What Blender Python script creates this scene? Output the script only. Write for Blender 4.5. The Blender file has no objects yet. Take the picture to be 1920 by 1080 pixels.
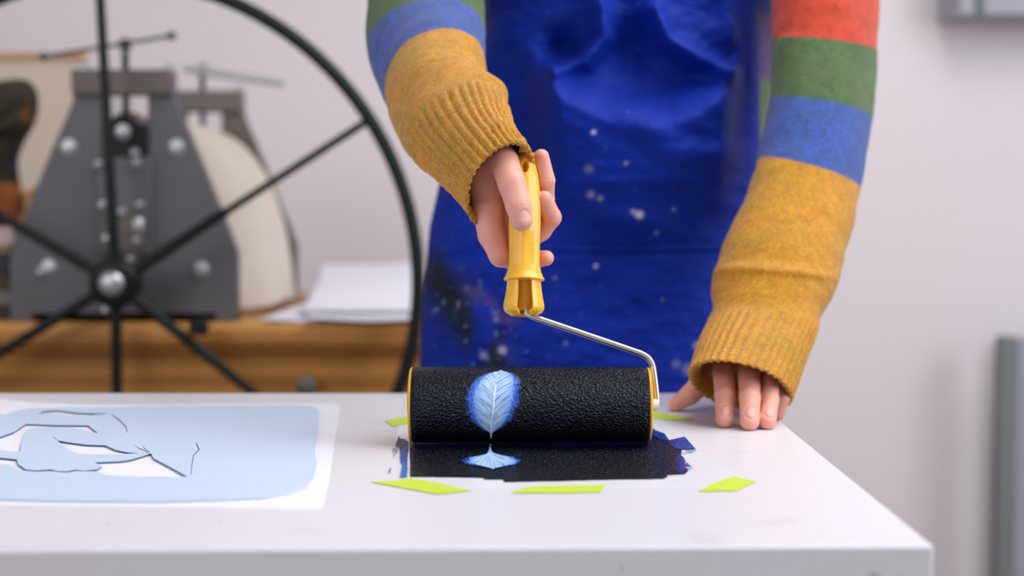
import bpy, bmesh, math, random
import numpy as np
from mathutils import Vector, noise as mnoise
R = math.radians
random.seed(7); rng = np.random.RandomState(7)
sc = bpy.context.scene
COL = sc.collection

# ------------------------------------------------------------------ camera
TZ = 0.85                      # table top height
CZ = TZ + 0.186                # camera height
FPX = 2667.0                   # focal length in pixels (50 mm on 36 mm)
PITCH = math.atan(161 / FPX)
cam_d = bpy.data.cameras.new('camera'); cam = bpy.data.objects.new('camera', cam_d); COL.objects.link(cam)
cam.location = (0, 0, CZ); cam.rotation_euler = (R(90) - PITCH, 0, 0)
cam_d.lens = 50.0; cam_d.sensor_width = 36.0; cam_d.clip_start = 0.05
cam_d.dof.use_dof = True; cam_d.dof.focus_distance = 1.07; cam_d.dof.aperture_fstop = 3.4
sc.camera = cam

# ------------------------------------------------------------------ world, lights, exposure
sc.view_settings.view_transform = 'Standard'; sc.view_settings.look = 'None'
sc.view_settings.exposure = 0.0; sc.view_settings.gamma = 1.0; sc.view_settings.use_curve_mapping = False
w = bpy.data.worlds.new('world'); sc.world = w; w.use_nodes = True
w.node_tree.nodes['Background'].inputs[0].default_value = (0.93, 0.94, 1.0, 1)
w.node_tree.nodes['Background'].inputs[1].default_value = 0.28

def area_light(name, loc, target, sx, sy, power, color=(1, 1, 1)):
    l = bpy.data.lights.new(name, 'AREA'); l.shape = 'RECTANGLE'; l.size = sx; l.size_y = sy
    l.energy = power; l.color = color
    o = bpy.data.objects.new(name, l); COL.objects.link(o); o.location = loc
    d = Vector(target) - Vector(loc); o.rotation_euler = d.to_track_quat('-Z', 'Y').to_euler()
    return o
area_light('skylight', (0.85, 1.15, 2.6), (0.2, 1.40, 0.9), 1.7, 1.4, 36, (1.0, 0.98, 0.97))
area_light('window_daylight', (2.4, 0.3, 1.8), (0.6, 2.3, 0.9), 1.6, 1.5, 46, (0.94, 0.96, 1.0))
area_light('window_daylight', (-1.9, -0.9, 2.1), (0.2, 2.2, 1.0), 1.8, 1.4, 24, (1.0, 0.96, 0.94))

# ------------------------------------------------------------------ helpers
def ray(px, py):
    c, s = math.cos(PITCH), math.sin(PITCH)
    x, y = (px - 960) / FPX, (540 - py) / FPX
    return Vector((x, c + y * s, -s + y * c))
def W(px, py, Y):               # point seen at px, py standing Y metres from the lens
    d = ray(px, py); t = Y / d.y
    return Vector((d.x * t, Y, CZ + d.z * t))
def G(px, py, z=TZ):            # point of a horizontal plane
    d = ray(px, py); t = (z - CZ) / d.z
    return Vector((d.x * t, d.y * t, z))
def mpp(Y): return Y / FPX

def tag(o, label=None, cat=None, group=None, kind=None):
    if label: o['label'] = label
    if cat: o['category'] = cat
    if group: o['group'] = group
    if kind: o['kind'] = kind
    return o
def empty(name, loc=(0, 0, 0)):
    o = bpy.data.objects.new(name, None); COL.objects.link(o); o.location = loc; o.empty_display_size = .05
    return o
def finish(o, parent, bevel=0, smooth=True, seg=2):
    if parent is not None:
        o.parent = parent
        o.location = -WL(parent)
    if bevel:
        m = o.modifiers.new('bevel', 'BEVEL'); m.width = bevel; m.segments = seg; m.limit_method = 'ANGLE'; m.angle_limit = R(40)
    return o
def WL(o):
    v = Vector((0, 0, 0))
    while o is not None:
        v = v + o.location; o = o.parent
    return v
def mesh(name, verts, faces, mat, parent=None, bevel=0, smooth=True, angle=None, colors=None):
    me = bpy.data.meshes.new(name)
    me.from_pydata([tuple(v) for v in verts], [], [tuple(f) for f in faces]); me.update()
    if mat: me.materials.append(mat)
    if smooth: me.polygons.foreach_set('use_smooth', [True] * len(me.polygons))
    if colors is not None:
        a = me.color_attributes.new('col', 'FLOAT_COLOR', 'POINT')
        c = np.ones((len(me.vertices), 4), dtype=np.float32); c[:, :3] = colors
        a.data.foreach_set('color', c.ravel())
    o = bpy.data.objects.new(name, me); COL.objects.link(o)
    if smooth and angle:
        me.set_sharp_from_angle(angle=R(angle))
    return finish(o, parent, bevel)
class MB:
    def __init__(s): s.bm = bmesh.new()
    def box(s, lo, hi):
        r = bmesh.ops.create_cube(s.bm, size=1)['verts']
        for v in r:
            v.co = Vector([lo[i] + (v.co[i] + .5) * (hi[i] - lo[i]) for i in range(3)])
        return r
    def cyl(s, a, b, r, r2=None, n=24, caps=True):
        a, b = Vector(a), Vector(b); d = b - a
        ret = bmesh.ops.create_cone(s.bm, cap_ends=caps, segments=n, radius1=r, radius2=r if r2 is None else r2, depth=d.length)['verts']
        q = d.to_track_quat('Z', 'Y').to_matrix()
        for v in ret: v.co = q @ v.co + (a + b) / 2
        return ret
    def sphere(s, c, r, sx=1, sy=1, sz=1, n=20):
        ret = bmesh.ops.create_uvsphere(s.bm, u_segments=n, v_segments=n // 2, radius=r)['verts']
        for v in ret: v.co = Vector((v.co.x * sx, v.co.y * sy, v.co.z * sz)) + Vector(c)
        return ret
    def tube(s, pts, r, n=12, closed=False, caps=True):
        pts = [Vector(p) for p in pts]; N = len(pts)
        rs = r if isinstance(r, (list, tuple)) else [r] * N
        prev = None; rings = []
        for i, p in enumerate(pts):
            if closed: t = pts[(i + 1) % N] - pts[i - 1]
            else: t = pts[min(i + 1, N - 1)] - pts[max(i - 1, 0)]
            t.normalize()
            if prev is None:
                u = t.orthogonal().normalized()
            else:
                u = (prev - t * prev.dot(t)).normalized()
            prev = u; v = t.cross(u)
            rings.append([s.bm.verts.new(p + (u * math.cos(2 * math.pi * k / n) + v * math.sin(2 * math.pi * k / n)) * rs[i]) for k in range(n)])
        for i in range(N if closed else N - 1):
            a, b = rings[i], rings[(i + 1) % N]
            for k in range(n):
                s.bm.faces.new((a[k], a[(k + 1) % n], b[(k + 1) % n], b[k]))
        if caps and not closed:
            s.bm.faces.new(rings[0][::-1]); s.bm.faces.new(rings[-1])
    def prism(s, pts, off):     # polygon of 3-D points pushed along off
        off = Vector(off)
        a = [s.bm.verts.new(Vector(p)) for p in pts]; b = [s.bm.verts.new(Vector(p) + off) for p in pts]
        n = len(a)
        s.bm.faces.new(a); s.bm.faces.new(b[::-1])
        for i in range(n): s.bm.faces.new((a[i], b[i], b[(i + 1) % n], a[(i + 1) % n]))
    def lathe(s, c, prof, axis='Z', n=32, M=None):
        rings = []
        for r, h in prof:
            ring = []
            for k in range(n):
                a = 2 * math.pi * k / n
                p = Vector((r * math.cos(a), r * math.sin(a), h))
                if M is not None: p = M @ p
                ring.append(s.bm.verts.new(p + Vector(c)))
            rings.append(ring)
        for a, b in zip(rings, rings[1:]):
            for k in range(n): s.bm.faces.new((a[k], a[(k + 1) % n], b[(k + 1) % n], b[k]))
        if prof[0][0] > 1e-5: s.bm.faces.new(rings[0][::-1])
        if prof[-1][0] > 1e-5: s.bm.faces.new(rings[-1])
    def build(s, name, mat, parent=None, bevel=0, smooth=True, angle=35, seg=2):
        bmesh.ops.remove_doubles(s.bm, verts=s.bm.verts, dist=1e-6)
        bmesh.ops.recalc_face_normals(s.bm, faces=s.bm.faces)
        me = bpy.data.meshes.new(name); s.bm.to_mesh(me); s.bm.free()
        me.materials.append(mat)
        if smooth:
            me.polygons.foreach_set('use_smooth', [True] * len(me.polygons)); me.set_sharp_from_angle(angle=R(angle))
        o = bpy.data.objects.new(name, me); COL.objects.link(o)
        return finish(o, parent, bevel, seg=seg)

def catmull(P, m):
    P = np.array(P, float); n = len(P); out = []
    for i in range(n - 1):
        p0 = P[max(i - 1, 0)]; p1 = P[i]; p2 = P[i + 1]; p3 = P[min(i + 2, n - 1)]
        for k in range(m):
            t = k / m
            out.append(.5 * ((2 * p1) + (-p0 + p2) * t + (2 * p0 - 5 * p1 + 4 * p2 - p3) * t * t + (-p0 + 3 * p1 - 3 * p2 + p3) * t ** 3))
    out.append(P[-1]); return np.array(out)

# ------------------------------------------------------------------ materials
def srgb(r, g, b):
    f = lambda c: (c / 12.92 if c <= .04045 else ((c + .055) / 1.055) ** 2.4)
    return (f(r / 255), f(g / 255), f(b / 255), 1)
class Mat:
    def __init__(s, name, color=(.8, .8, .8, 1), rough=.5, metal=0, **kw):
        s.m = bpy.data.materials.new(name); s.m.use_nodes = True; s.nt = s.m.node_tree
        s.b = s.nt.nodes['Principled BSDF']
        s.b.inputs['Base Color'].default_value = color; s.b.inputs['Roughness'].default_value = rough; s.b.inputs['Metallic'].default_value = metal
        for k, v in kw.items(): s.b.inputs[k.replace('_', ' ')].default_value = v
    def n(s, t, **kw):
        nd = s.nt.nodes.new(t)
        for k, v in kw.items():
            if k in nd.inputs.keys(): nd.inputs[k].default_value = v
            else: setattr(nd, k, v)
        return nd
    def l(s, a, b): s.nt.links.new(a, b)
    def coord(s, scale=(1, 1, 1)):
        tc = s.n('ShaderNodeTexCoord'); mp = s.n('ShaderNodeMapping'); mp.inputs['Scale'].default_value = scale
        s.l(tc.outputs['Object'], mp.inputs[0]); return mp.outputs[0]
    def noise(s, scale, detail=4, rough=.5, map_scale=(1, 1, 1)):
        nn = s.n('ShaderNodeTexNoise'); nn.inputs['Scale'].default_value = scale; nn.inputs['Detail'].default_value = detail
        nn.inputs['Roughness'].default_value = rough
        s.l(s.coord(map_scale), nn.inputs['Vector']); return nn.outputs['Fac']
    def ramp(s, fac, stops):
        r = s.n('ShaderNodeValToRGB'); e = r.color_ramp.elements
        while len(e) < len(stops): e.new(.5)
        for el, (p, c) in zip(e, stops): el.position = p; el.color = c
        s.l(fac, r.inputs[0]); return r.outputs[0]
    def mix(s, fac, a, b, mode='MIX'):
        m = s.n('ShaderNodeMix', data_type='RGBA', blend_type=mode)
        for v, i in ((fac, 0), (a, 6), (b, 7)):
            if hasattr(v, 'is_output') or hasattr(v, 'links'): s.l(v, m.inputs[i])
            else: m.inputs[i].default_value = v
        return m.outputs[2]
    def base(s, o): s.l(o, s.b.inputs['Base Color'])
    def bump(s, fac, dist=.001, strength=1.0):
        b = s.n('ShaderNodeBump'); b.inputs['Distance'].default_value = dist; b.inputs['Strength'].default_value = strength
        s.l(fac, b.inputs['Height']); s.l(b.outputs[0], s.b.inputs['Normal'])
    def attr(s): return s.n('ShaderNodeAttribute', attribute_name='col').outputs['Color']

def M_wall(name, c):
    m = Mat(name, c, .85); f = m.noise(1.2, 5)
    m.base(m.mix(f, tuple(x * .97 for x in c[:3]) + (1,), tuple(min(1, x * 1.04) for x in c[:3]) + (1,)))
    m.bump(m.noise(160, 3), .0006); return m.m
wall_mat = M_wall('painted_plaster', (.755, .71, .745, 1))
floor_m = Mat('grey_floor', (.3, .27, .25, 1), .5); floor_m.bump(floor_m.noise(30), .001)
# table laminate with a few stains and scuffs
tm = Mat('white_laminate', (.80, .79, .86, 1), .38)
f1 = tm.ramp(tm.noise(14, 6, .6), [(.62, (0, 0, 0, 1)), (.80, (1, 1, 1, 1))])
c1 = tm.mix(f1, (.765, .745, .815, 1), (.60, .56, .58, 1))
f2 = tm.ramp(tm.noise(75, 3, .5, (1, .25, 1)), [(.735, (0, 0, 0, 1)), (.77, (1, 1, 1, 1))])
c2 = tm.mix(f2, c1, (.42, .40, .46, 1))
f3 = tm.ramp(tm.noise(3.1, 2, .5), [(.5, (0, 0, 0, 1)), (.8, (1, 1, 1, 1))])
tm.base(tm.mix(f3, c2, (.73, .70, .745, 1))); tm.bump(tm.noise(300, 2), .0002)
table_mat = tm.m

def M_skin():
    m = Mat('skin', (.75, .43, .37, 1), .48); a = m.attr()
    f = m.noise(90, 4); c = m.mix(f, (1.0, .93, .92, 1), (.93, .98, 1.0, 1))
    m.base(m.mix(1.0, a, c, 'MULTIPLY')); m.bump(m.noise(900, 3), .0002, .6)
    m.b.inputs['Subsurface Weight'].default_value = .12; m.b.inputs['Subsurface Radius'].default_value = (.012, .004, .002); m.b.inputs['Subsurface Scale'].default_value = .5
    return m.m
skin_mat = M_skin()
def M_wool():
    m = Mat('felted_wool', (.5, .3, .05, 1), .95); a = m.attr()
    n1 = m.noise(110, 6, .75, (1, 1, .6)); v = m.ramp(n1, [(.25, (.72, .68, .62, 1)), (.5, (1, 1, 1, 1)), (.75, (1.12, 1.30, 1.5, 1))])
    n2 = m.ramp(m.noise(23, 5, .7), [(.35, (.86, .95, .8, 1)), (.65, (1.12, 1.0, 1.1, 1))])
    n3 = m.ramp(m.noise(700, 2, .6), [(.3, (.6, .6, .6, 1)), (.7, (1.4, 1.4, 1.4, 1))])
    m.base(m.mix(1.0, m.mix(1.0, m.mix(1.0, a, v, 'MULTIPLY'), n2, 'MULTIPLY'), n3, 'MULTIPLY'))
    m.bump(m.noise(650, 4, .7), .0012, .9)
    m.b.inputs['Sheen Weight'].default_value = .25; m.b.inputs['Sheen Roughness'].default_value = .5
    return m.m
wool_mat = M_wool()
def M_apron():
    m = Mat('blue_cotton_twill', (.004, .03, .42, 1), .66); a = m.attr()
    n = m.ramp(m.noise(9, 4), [(.3, (.8, .8, .85, 1)), (.7, (1.15, 1.15, 1.1, 1))])
    m.base(m.mix(1.0, a, n, 'MULTIPLY'))
    m.bump(m.noise(500, 3, .6, (1, 1, .5)), .0003, .5)
    m.b.inputs['Specular Tint'].default_value = (.22, .27, 1, 1); m.b.inputs['Specular IOR Level'].default_value = .6
    return m.m
apron_mat = M_apron()
def M_ink(name='wet_black_ink', attr=False):
    m = Mat(name, (.0015, .002, .006, 1), .20); m.b.inputs['Specular IOR Level'].default_value = .36; m.b.inputs['Specular Tint'].default_value = (.75, .87, 1, 1)
    vo = m.n('ShaderNodeTexVoronoi', feature='F1'); vo.inputs['Scale'].default_value = 620; m.l(m.coord((.7, 1, 1)), vo.inputs['Vector'])
    nn = m.noise(760, 2, .5); mm = m.n('ShaderNodeMath', operation='ADD'); m.l(vo.outputs['Distance'], mm.inputs[0]); m.l(nn, mm.inputs[1])
    m.bump(mm.outputs[0], .0011, 1.0)
    if attr: m.base(m.attr())
    return m.m
ink_mat = M_ink(); ink_edge_mat = M_ink('thin_ink', True)
fm = Mat('feather_print', (.4, .6, .9, 1), .4); fm.base(fm.attr()); feather_mat = fm.m
def M_plain(name, c, rough=.5, metal=0, ns=None, na=.12, bumpd=0, **kw):
    m = Mat(name, c, rough, metal, **kw)
    if ns:
        f = m.noise(ns, 4); m.base(m.mix(f, tuple(x * (1 - na) for x in c[:3]) + (1,), tuple(min(1, x * (1 + na)) for x in c[:3]) + (1,)))
    if bumpd: m.bump(m.noise((ns or 50) * 4, 3), bumpd)
    return m.m
yellow_mat = M_plain('yellow_plastic', (1.0, .52, .04, 1), .32, ns=20, na=.04, Coat_Weight=.2, Subsurface_Weight=.08)
yellow_dark = M_plain('yellow_cap_plastic', (.80, .42, .02, 1), .4, ns=20, na=.04)
chrome_mat = M_plain('zinc_wire', (.74, .73, .72, 1), .28, 1.0, ns=60)
tape_mat = M_plain('lime_green_tape', (.60, .76, .055, 1), .55, ns=300, na=.08, bumpd=.0002)
paper_mat = M_plain('white_paper', (.88, .87, .96, 1), .7, ns=30, na=.02)
sheet_mat = M_plain('thin_printing_sheet', (.84, .83, .90, 1), .3, ns=30, na=.02)
stencil_mat = M_plain('pale_blue_vinyl', (.60, .725, .93, 1), .5, ns=60, na=.04, bumpd=.0001)
cut_shade_mat = M_plain('cut_edge_shade', (.09, .17, .27, 1), .7, ns=60)  # hole walls coloured dark: shade along the cuts put into the material
black_metal = M_plain('black_painted_steel', (.006, .011, .011, 1), .42, 0, ns=30, Specular_IOR_Level=.3)
grey_metal = M_plain('grey_hammered_paint', (.135, .135, .155, 1), .5, .3, ns=18, na=.1, bumpd=.0003)
brown_metal = M_plain('brown_grey_steel', (.15, .13, .115, 1), .5, .2, ns=18)
steel_mat = M_plain('bright_steel', (.55, .58, .62, 1), .38, .9, ns=30)
pale_metal = M_plain('pale_grey_bar', (.42, .41, .42, 1), .6, 0, ns=30)
felt_mat = M_plain('cream_felt', (.62, .54, .47, 1), .95, ns=25, na=.05, bumpd=.001)
board_mat = M_plain('cream_board', (.64, .55, .46, 1), .9, ns=8, na=.04)
grey_paint = M_plain('grey_paint', (.17, .19, .20, 1), .5, ns=10)
def M_wood(name, c, c2, axis=(1, 14, 14)):
    m = Mat(name, c, .5)
    nn = m.noise(4, 6, .6, axis)
    wv = m.n('ShaderNodeTexWave', wave_type='BANDS', bands_direction='Z'); wv.inputs['Scale'].default_value = 9; wv.inputs['Distortion'].default_value = 4; wv.inputs['Detail'].default_value = 3
    m.l(m.coord((.15, 1, 1)), wv.inputs['Vector'])
    a = m.mix(.45, nn, wv.outputs['Fac'])
    m.base(m.ramp(a, [(.25, c2), (.7, c)])); return m.m
wood_mat = M_wood('honey_pine', (.50, .225, .045, 1), (.33, .125, .020, 1))
wood_top = M_wood('honey_pine_top', (.66, .32, .085, 1), (.46, .19, .045, 1))

# ------------------------------------------------------------------ setting
BY = 3.15
mb = MB(); mb.box((-2.6, -2.5, -.05), (2.8, BY + .1, 0)); tag(mb.build('floor', floor_m.m), kind='structure')
mb = MB(); mb.box((-2.6, BY, 0), (2.8, BY + .1, 2.8)); tag(mb.build('wall_back', wall_mat), kind='structure')
mb = MB(); mb.box((-2.7, -2.5, 0), (-2.6, BY + .1, 2.8)); tag(mb.build('wall_left', wall_mat), kind='structure')
mb = MB(); mb.box((2.8, -2.5, 0), (2.9, BY + .1, 2.8)); tag(mb.build('wall_right', wall_mat), kind='structure')
mb = MB(); mb.box((-2.6, BY - .015, 0), (2.8, BY, .10)); tag(mb.build('baseboard_back', paper_mat, bevel=.003), kind='structure')

# ------------------------------------------------------------------ work table
FR = G(1751, 1023); FL = G(0, 1032); BR = G(1398, 737)
yf = FR.y; yb = BR.y; xr0 = FR.x; xr1 = BR.x; xl = -.95
tbl = empty('work_table', (-.3, 1.1, 0)); tag(tbl, 'white laminate work table with a scuffed top under the ink roller', 'table')
dyl = FL.y - FR.y
fl = Vector((xl, yf + dyl * (FR.x - xl) / (FR.x - FL.x), TZ))
mb = MB(); mb.prism([(fl.x, fl.y, TZ), (xr0, yf, TZ), (xr1, yb, TZ), (xl, yb, TZ)], (0, 0, -.05))
mb.build('tabletop', table_mat, tbl, bevel=.0015)
for sx, sy in ((xl + .01, yf + .02), (xr0 - .065, yf + .01), (xl + .01, yb - .065), (xr1 - .065, yb - .065)):
    mb = MB(); mb.box((sx, sy, 0), (sx + .055, sy + .055, TZ - .05)); mb.build('leg', table_mat, tbl, bevel=.002)

# ------------------------------------------------------------------ ink roller
RR = .0292; RY = 1.088; RZ = TZ + .0012 + RR
XL_, XR_ = W(767, 764, RY - RR).x, W(1222, 764, RY - RR).x
roller = empty('ink_roller', (W(995, 764, RY).x, RY, RZ - RR)); tag(roller, 'wide black-inked paint roller with a yellow plastic handle held upright', 'roller')
n = 160; V = []; F = []
prof = [(XL_ + .0008, RR - .004), (XL_, RR - .0015), (XL_ + .0012, RR)] + [(XL_ + .0012 + (XR_ - XL_ - .0024) * i / 40, RR) for i in range(1, 40)] + [(XR_ - .0012, RR), (XR_, RR - .0015), (XR_ - .0008, RR - .004)]
for x, r in prof:
    for k in range(n):
        a = 2 * math.pi * k / n; V.append((x, RY - r * math.cos(a), RZ + r * math.sin(a)))
for i in range(len(prof) - 1):
    for k in range(n): F.append((i * n + k, i * n + (k + 1) % n, (i + 1) * n + (k + 1) % n, (i + 1) * n + k))
sleeve = mesh('roller_sleeve', V, F, ink_mat, roller)
# feather print: raised relief on the sleeve and on the inked sheet
def sstep(a, b, x):
    t = np.clip((x - a) / (b - a), 0, 1); return t * t * (3 - 2 * t)
def vnoise(x, y, seed=0):       # value noise
    xi = np.floor(x).astype(int); yi = np.floor(y).astype(int); fx = x - xi; fy = y - yi
    def h(a, b): 
        v = np.sin(a * 127.1 + b * 311.7 + seed * 74.7) * 43758.5453; return v - np.floor(v)
    fx = fx * fx * (3 - 2 * fx); fy = fy * fy * (3 - 2 * fy)
    return (h(xi, yi) * (1 - fx) + h(xi + 1, yi) * fx) * (1 - fy) + (h(xi, yi + 1) * (1 - fx) + h(xi + 1, yi + 1) * fx) * fy
def fbm(x, y, o=4, seed=0):
    s = 0; a = .5
    for i in range(o): s = s + a * vnoise(x * 2 ** i, y * 2 ** i, seed + i); a *= .5
    return s / (1 - .5 ** o)
def feather_field(U, Vv):
    # U, Vv in the crop frame of the print (884 x 1080 units, quill at the bottom)
    sy = np.array([110, 180, 260, 340, 420, 500, 580, 650, 715]); sx = np.array([480, 458, 428, 420, 415, 405, 396, 392, 391])
    SX = np.interp(Vv, sy, sx)
    yl = np.array([105, 120, 150, 200, 260, 330, 400, 470, 540, 600, 640, 665, 720])
    wl = np.array([5, 75, 130, 165, 180, 190, 188, 175, 150, 110, 60, 12, 3]); wr = np.array([20, 80, 120, 160, 185, 190, 180, 165, 140, 100, 60, 20, 3])
    Lh = np.interp(Vv, yl, wl); Rh = np.interp(Vv, yl, wr)
    d = U - SX; half = np.where(d < 0, Lh, Rh); q = np.abs(d) / np.maximum(half, 1)
    # barbs: run out and up from the shaft
    ph = Vv + np.abs(d) * 1.05 - (np.abs(d) ** 2) * .0016
    nb = fbm(ph * .11, np.abs(d) * .012 + 40 * (d < 0), 4, 3)
    fine = fbm(ph * .33, np.abs(d) * .02 + 11 * (d < 0), 2, 9)
    barb = .6 * nb + .4 * fine
    q2 = q + .20 * (fbm(U * .05, Vv * .05, 3, 5) - .5) + .10 * (barb - .5)
    core = 1 - sstep(.88, 1.05, q2)
    halo = 1 - sstep(1.0, 1.55, q2 + .25 * (fbm(U * .02, Vv * .02, 2, 8) - .5))
    halo = halo * (Vv > 120) * (1 - sstep(600, 680, Vv)) 
    sp = fbm(U * .16, Vv * .16, 2, 21)
    shaft = np.exp(-((d - 2) / (4 + 5 * np.exp(-((Vv - 330) / 160.) ** 2))) ** 2) * (Vv > 240) * (Vv < 712)
    return d, q, core, halo, sp, barb, shaft
def feather_cols(d, q, core, halo, sp, barb, shaft):
    black = np.array([.0025, .003, .009]); hb = np.array([.03, .10, .62]); hb2 = np.array([.10, .28, .85])
    lo = np.array([.07, .17, .60]); hi = np.array([.50, .72, .97]); white = np.array([.80, .88, .97])
    t = sstep(.22, .60, barb)[..., None]
    c = lo * (1 - t) + hi * t
    e = sstep(.45, 1.0, q)[..., None] * .65; c = c * (1 - e) + hb2 * e
    c = c * (1 - shaft[..., None]) + white * shaft[..., None]
    hs = (halo * sstep(.30, .60, sp + (halo - .5) * .5))[..., None]
    hc = hb * (1 - sstep(.5, .75, sp)[..., None]) + hb2 * sstep(.5, .75, sp)[..., None]
    bg = black * (1 - hs) + hc * hs
    k = core[..., None]
    return bg * (1 - k) + c * k
def grid_faces(nu, nv, keep=None):
    idx = np.arange(nu * nv).reshape(nv, nu)
    q = np.stack([idx[:-1, :-1], idx[:-1, 1:], idx[1:, 1:], idx[1:, :-1]], -1)
    if keep is not None:
        k = keep[:-1, :-1] & keep[:-1, 1:] & keep[1:, 1:] & keep[1:, :-1]; q = q[k]
    return q.reshape(-1, 4).tolist()
def compact(V, F, C):
    F = np.array(F); u, inv = np.unique(F, return_inverse=True)
    return V[u], inv.reshape(F.shape).tolist(), C[u]
nu, nv = 330, 330
us = np.linspace(130, 730, nu); vs = np.linspace(100, 725, nv)
U, Vv = np.meshgrid(us, vs)
fld = feather_field(U, Vv); C = feather_cols(*fld)
PX = 840 + U / 4.911; PY = 680 + Vv / 4.909
ang = np.arcsin(np.clip((764 - PY) / 71.8, -1, 1)) + R(8.2)
hgt = .00012 + fld[2] * (.00008 + .00022 * sstep(.25, .6, fld[5])) + .0005 * fld[6]
rad = RR + hgt
Xw = (PX - 960) * (RY - RR) / FPX
P = np.stack([Xw, RY - rad * np.cos(ang), RZ + rad * np.sin(ang)], -1).reshape(-1, 3)
keep = (fld[2] > .04) | ((fld[3] > .05) & (fld[3] * .9 + fld[4] > .62)) | (fld[6] > .2)
Vc, Fc, Cc = compact(P, grid_faces(nu, nv, keep), C.reshape(-1, 3))
mesh('feather_print', Vc, Fc, feather_mat, sleeve, colors=Cc)

cr = empty
mb = MB()
for k, (x0, sgn) in enumerate(((XL_, -1), (XR_, 1))):
    mb = MB(); Mx = Vector((sgn, 0, 0)).to_track_quat('Z', 'Y').to_matrix()
    mb.lathe((x0 - sgn * .004, RY, RZ), [(RR - .0006, 0), (RR - .0006, .0045), (RR - .002, .0055), (.018, .0062), (.011, .0050), (.009, .0072), (.0001, .0075)], n=48, M=Mx)
    tag(mb.build('end_cap', yellow_dark, roller), 'yellow end cap')
# frame plane leans back a little towards the person
TILT = math.tan(R(11))
def PL(px, py):
    d = ray(px, py); # (Y - RY) = TILT * (Z - RZ)
    t = (RY - TILT * RZ + TILT * CZ) / (d.y - TILT * d.z)
    return Vector((d.x * t, d.y * t, CZ + d.z * t))
wp = catmull([(1212, 765), (1222, 765), (1229, 763), (1232, 756), (1231, 740), (1227, 705), (1223, 684), (1216, 672), (1204, 664), (1188, 658), (1100, 628), (1020, 601), (1000, 594), (990, 588), (986, 577), (985, 560), (985, 520), (985, 480)], 5)
mb = MB(); mb.tube([PL(*p) for p in wp], .0024, n=14); tag(mb.build('wire_frame', chrome_mat, roller), 'bent steel wire frame')
mb = MB(); mb.cyl((XR_ - .003, RY, RZ), (XR_ + .0075, RY, RZ), .0045, n=20); mb.build('axle_bush', paper_mat, roller)
# handle: shaped grip with a flared collar and an open cup below it
hT, hB = PL(985, 283), PL(982, 592); hax = (hT - hB).normalized(); hX = Vector((1, 0, 0)); hX = (hX - hax * hX.dot(hax)).normalized(); hN = hax.cross(hX)
if hN.y > 0: hN = -hN         # hN points to the camera
def hpt(py, ax, ay):
    t = (592 - py) / (592 - 283); c = hB.lerp(hT, t); s = c.y / FPX
    return c + hX * ax * s + hN * ay * s
def grip():
    ys = [283, 285, 289, 295, 303, 318, 335, 355, 380, 420, 455, 480, 500, 512, 520, 525, 527, 527.5]
    hs = [0.5, 8, 13, 16, 18.5, 22, 26, 28.5, 30.5, 31, 30, 29.5, 30, 32.5, 36, 39, 38.5, 33]
    yy = np.linspace(283, 527.5, 150); hh = np.interp(yy, ys, hs); V = []; F = []; n = 56
    for y, h in zip(yy, hh):
        for k in range(n):
            a = 2 * math.pi * k / n
            fa = 1 - .035 * math.cos(6 * a) * (1 if 330 < y < 500 else .2)
            r = h * fa; ay = math.sin(a) * r * .95; ax = math.cos(a) * r
            # hanging eye pressed through the top
            e = ((y - 316) / 11) ** 2 + (ax / 5.0) ** 2
            if e < 1.6: ay *= max(.05, min(1, (e - .35) / .9))
            # thumb rest groove running down the front
            if ay > 0 and 430 < y < 520:
                ay -= 3.0 * math.exp(-((ax - 6) / 9) ** 2) * math.sin((y - 430) / 90 * math.pi)
            V.append(hpt(y, ax, ay))
    for i in range(len(yy) - 1):
        for k in range(n): F.append((i * n + k, i * n + (k + 1) % n, (i + 1) * n + (k + 1) % n, (i + 1) * n + k))
    F.append(list(range(n))[::-1]); F.append([(len(yy) - 1) * n + k for k in range(n)])
    return V, F
gv, gf = grip(); grip_o = mesh('handle', gv, gf, yellow_mat, roller, angle=60)
def cup():
    ys = np.linspace(520, 592, 26); V = []; F = []; n = 60; a0 = R(90 + 21); a1 = R(90 - 27 + 360)
    outer = np.interp(ys, [520, 530, 545, 560, 572, 580, 586, 592], [30, 32, 33.5, 36, 38.5, 38.5, 35, 24])
    rows = []
    for side in (0, 1):
        for y, h in zip(ys, outer):
            row = []
            for k in range(n + 1):
                a = a0 + (a1 - a0) * k / n; r = h - side * 4.5
                low = 1 - .25 * (max(0, (y - 575)) / 17) * 0
                row.append(len(V)); V.append(hpt(y - 6 * side * (y > 585), math.cos(a) * r, math.sin(a) * r * .92))
            rows.append(row)
    m = len(ys)
    for s in (0, 1):
        for i in range(m - 1):
            a, b = rows[s * m + i], rows[s * m + i + 1]
            for k in range(n):
                q = (a[k], a[k + 1], b[k + 1], b[k]); F.append(q if s else q[::-1])
    for i in range(m - 1):
        for k in (0, n):
            F.append((rows[i][k], rows[i + 1][k], rows[m + i + 1][k], rows[m + i][k]))
    for k in range(n): F.append((rows[m - 1][k], rows[m - 1][k + 1], rows[2 * m - 1][k + 1], rows[2 * m - 1][k]))
    return V, F
mb = MB(); mb.cyl(hpt(524, 0, -9), hpt(581, 0, -11), 19 * hB.y / FPX, 17 * hB.y / FPX, n=24); mb.build('added_socket_core', yellow_mat, grip_o)  # yellow core added behind the wire to catch light inside the cup
cv, cf = cup(); mesh('cup', cv, cf, yellow_mat, grip_o, angle=60)

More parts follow.
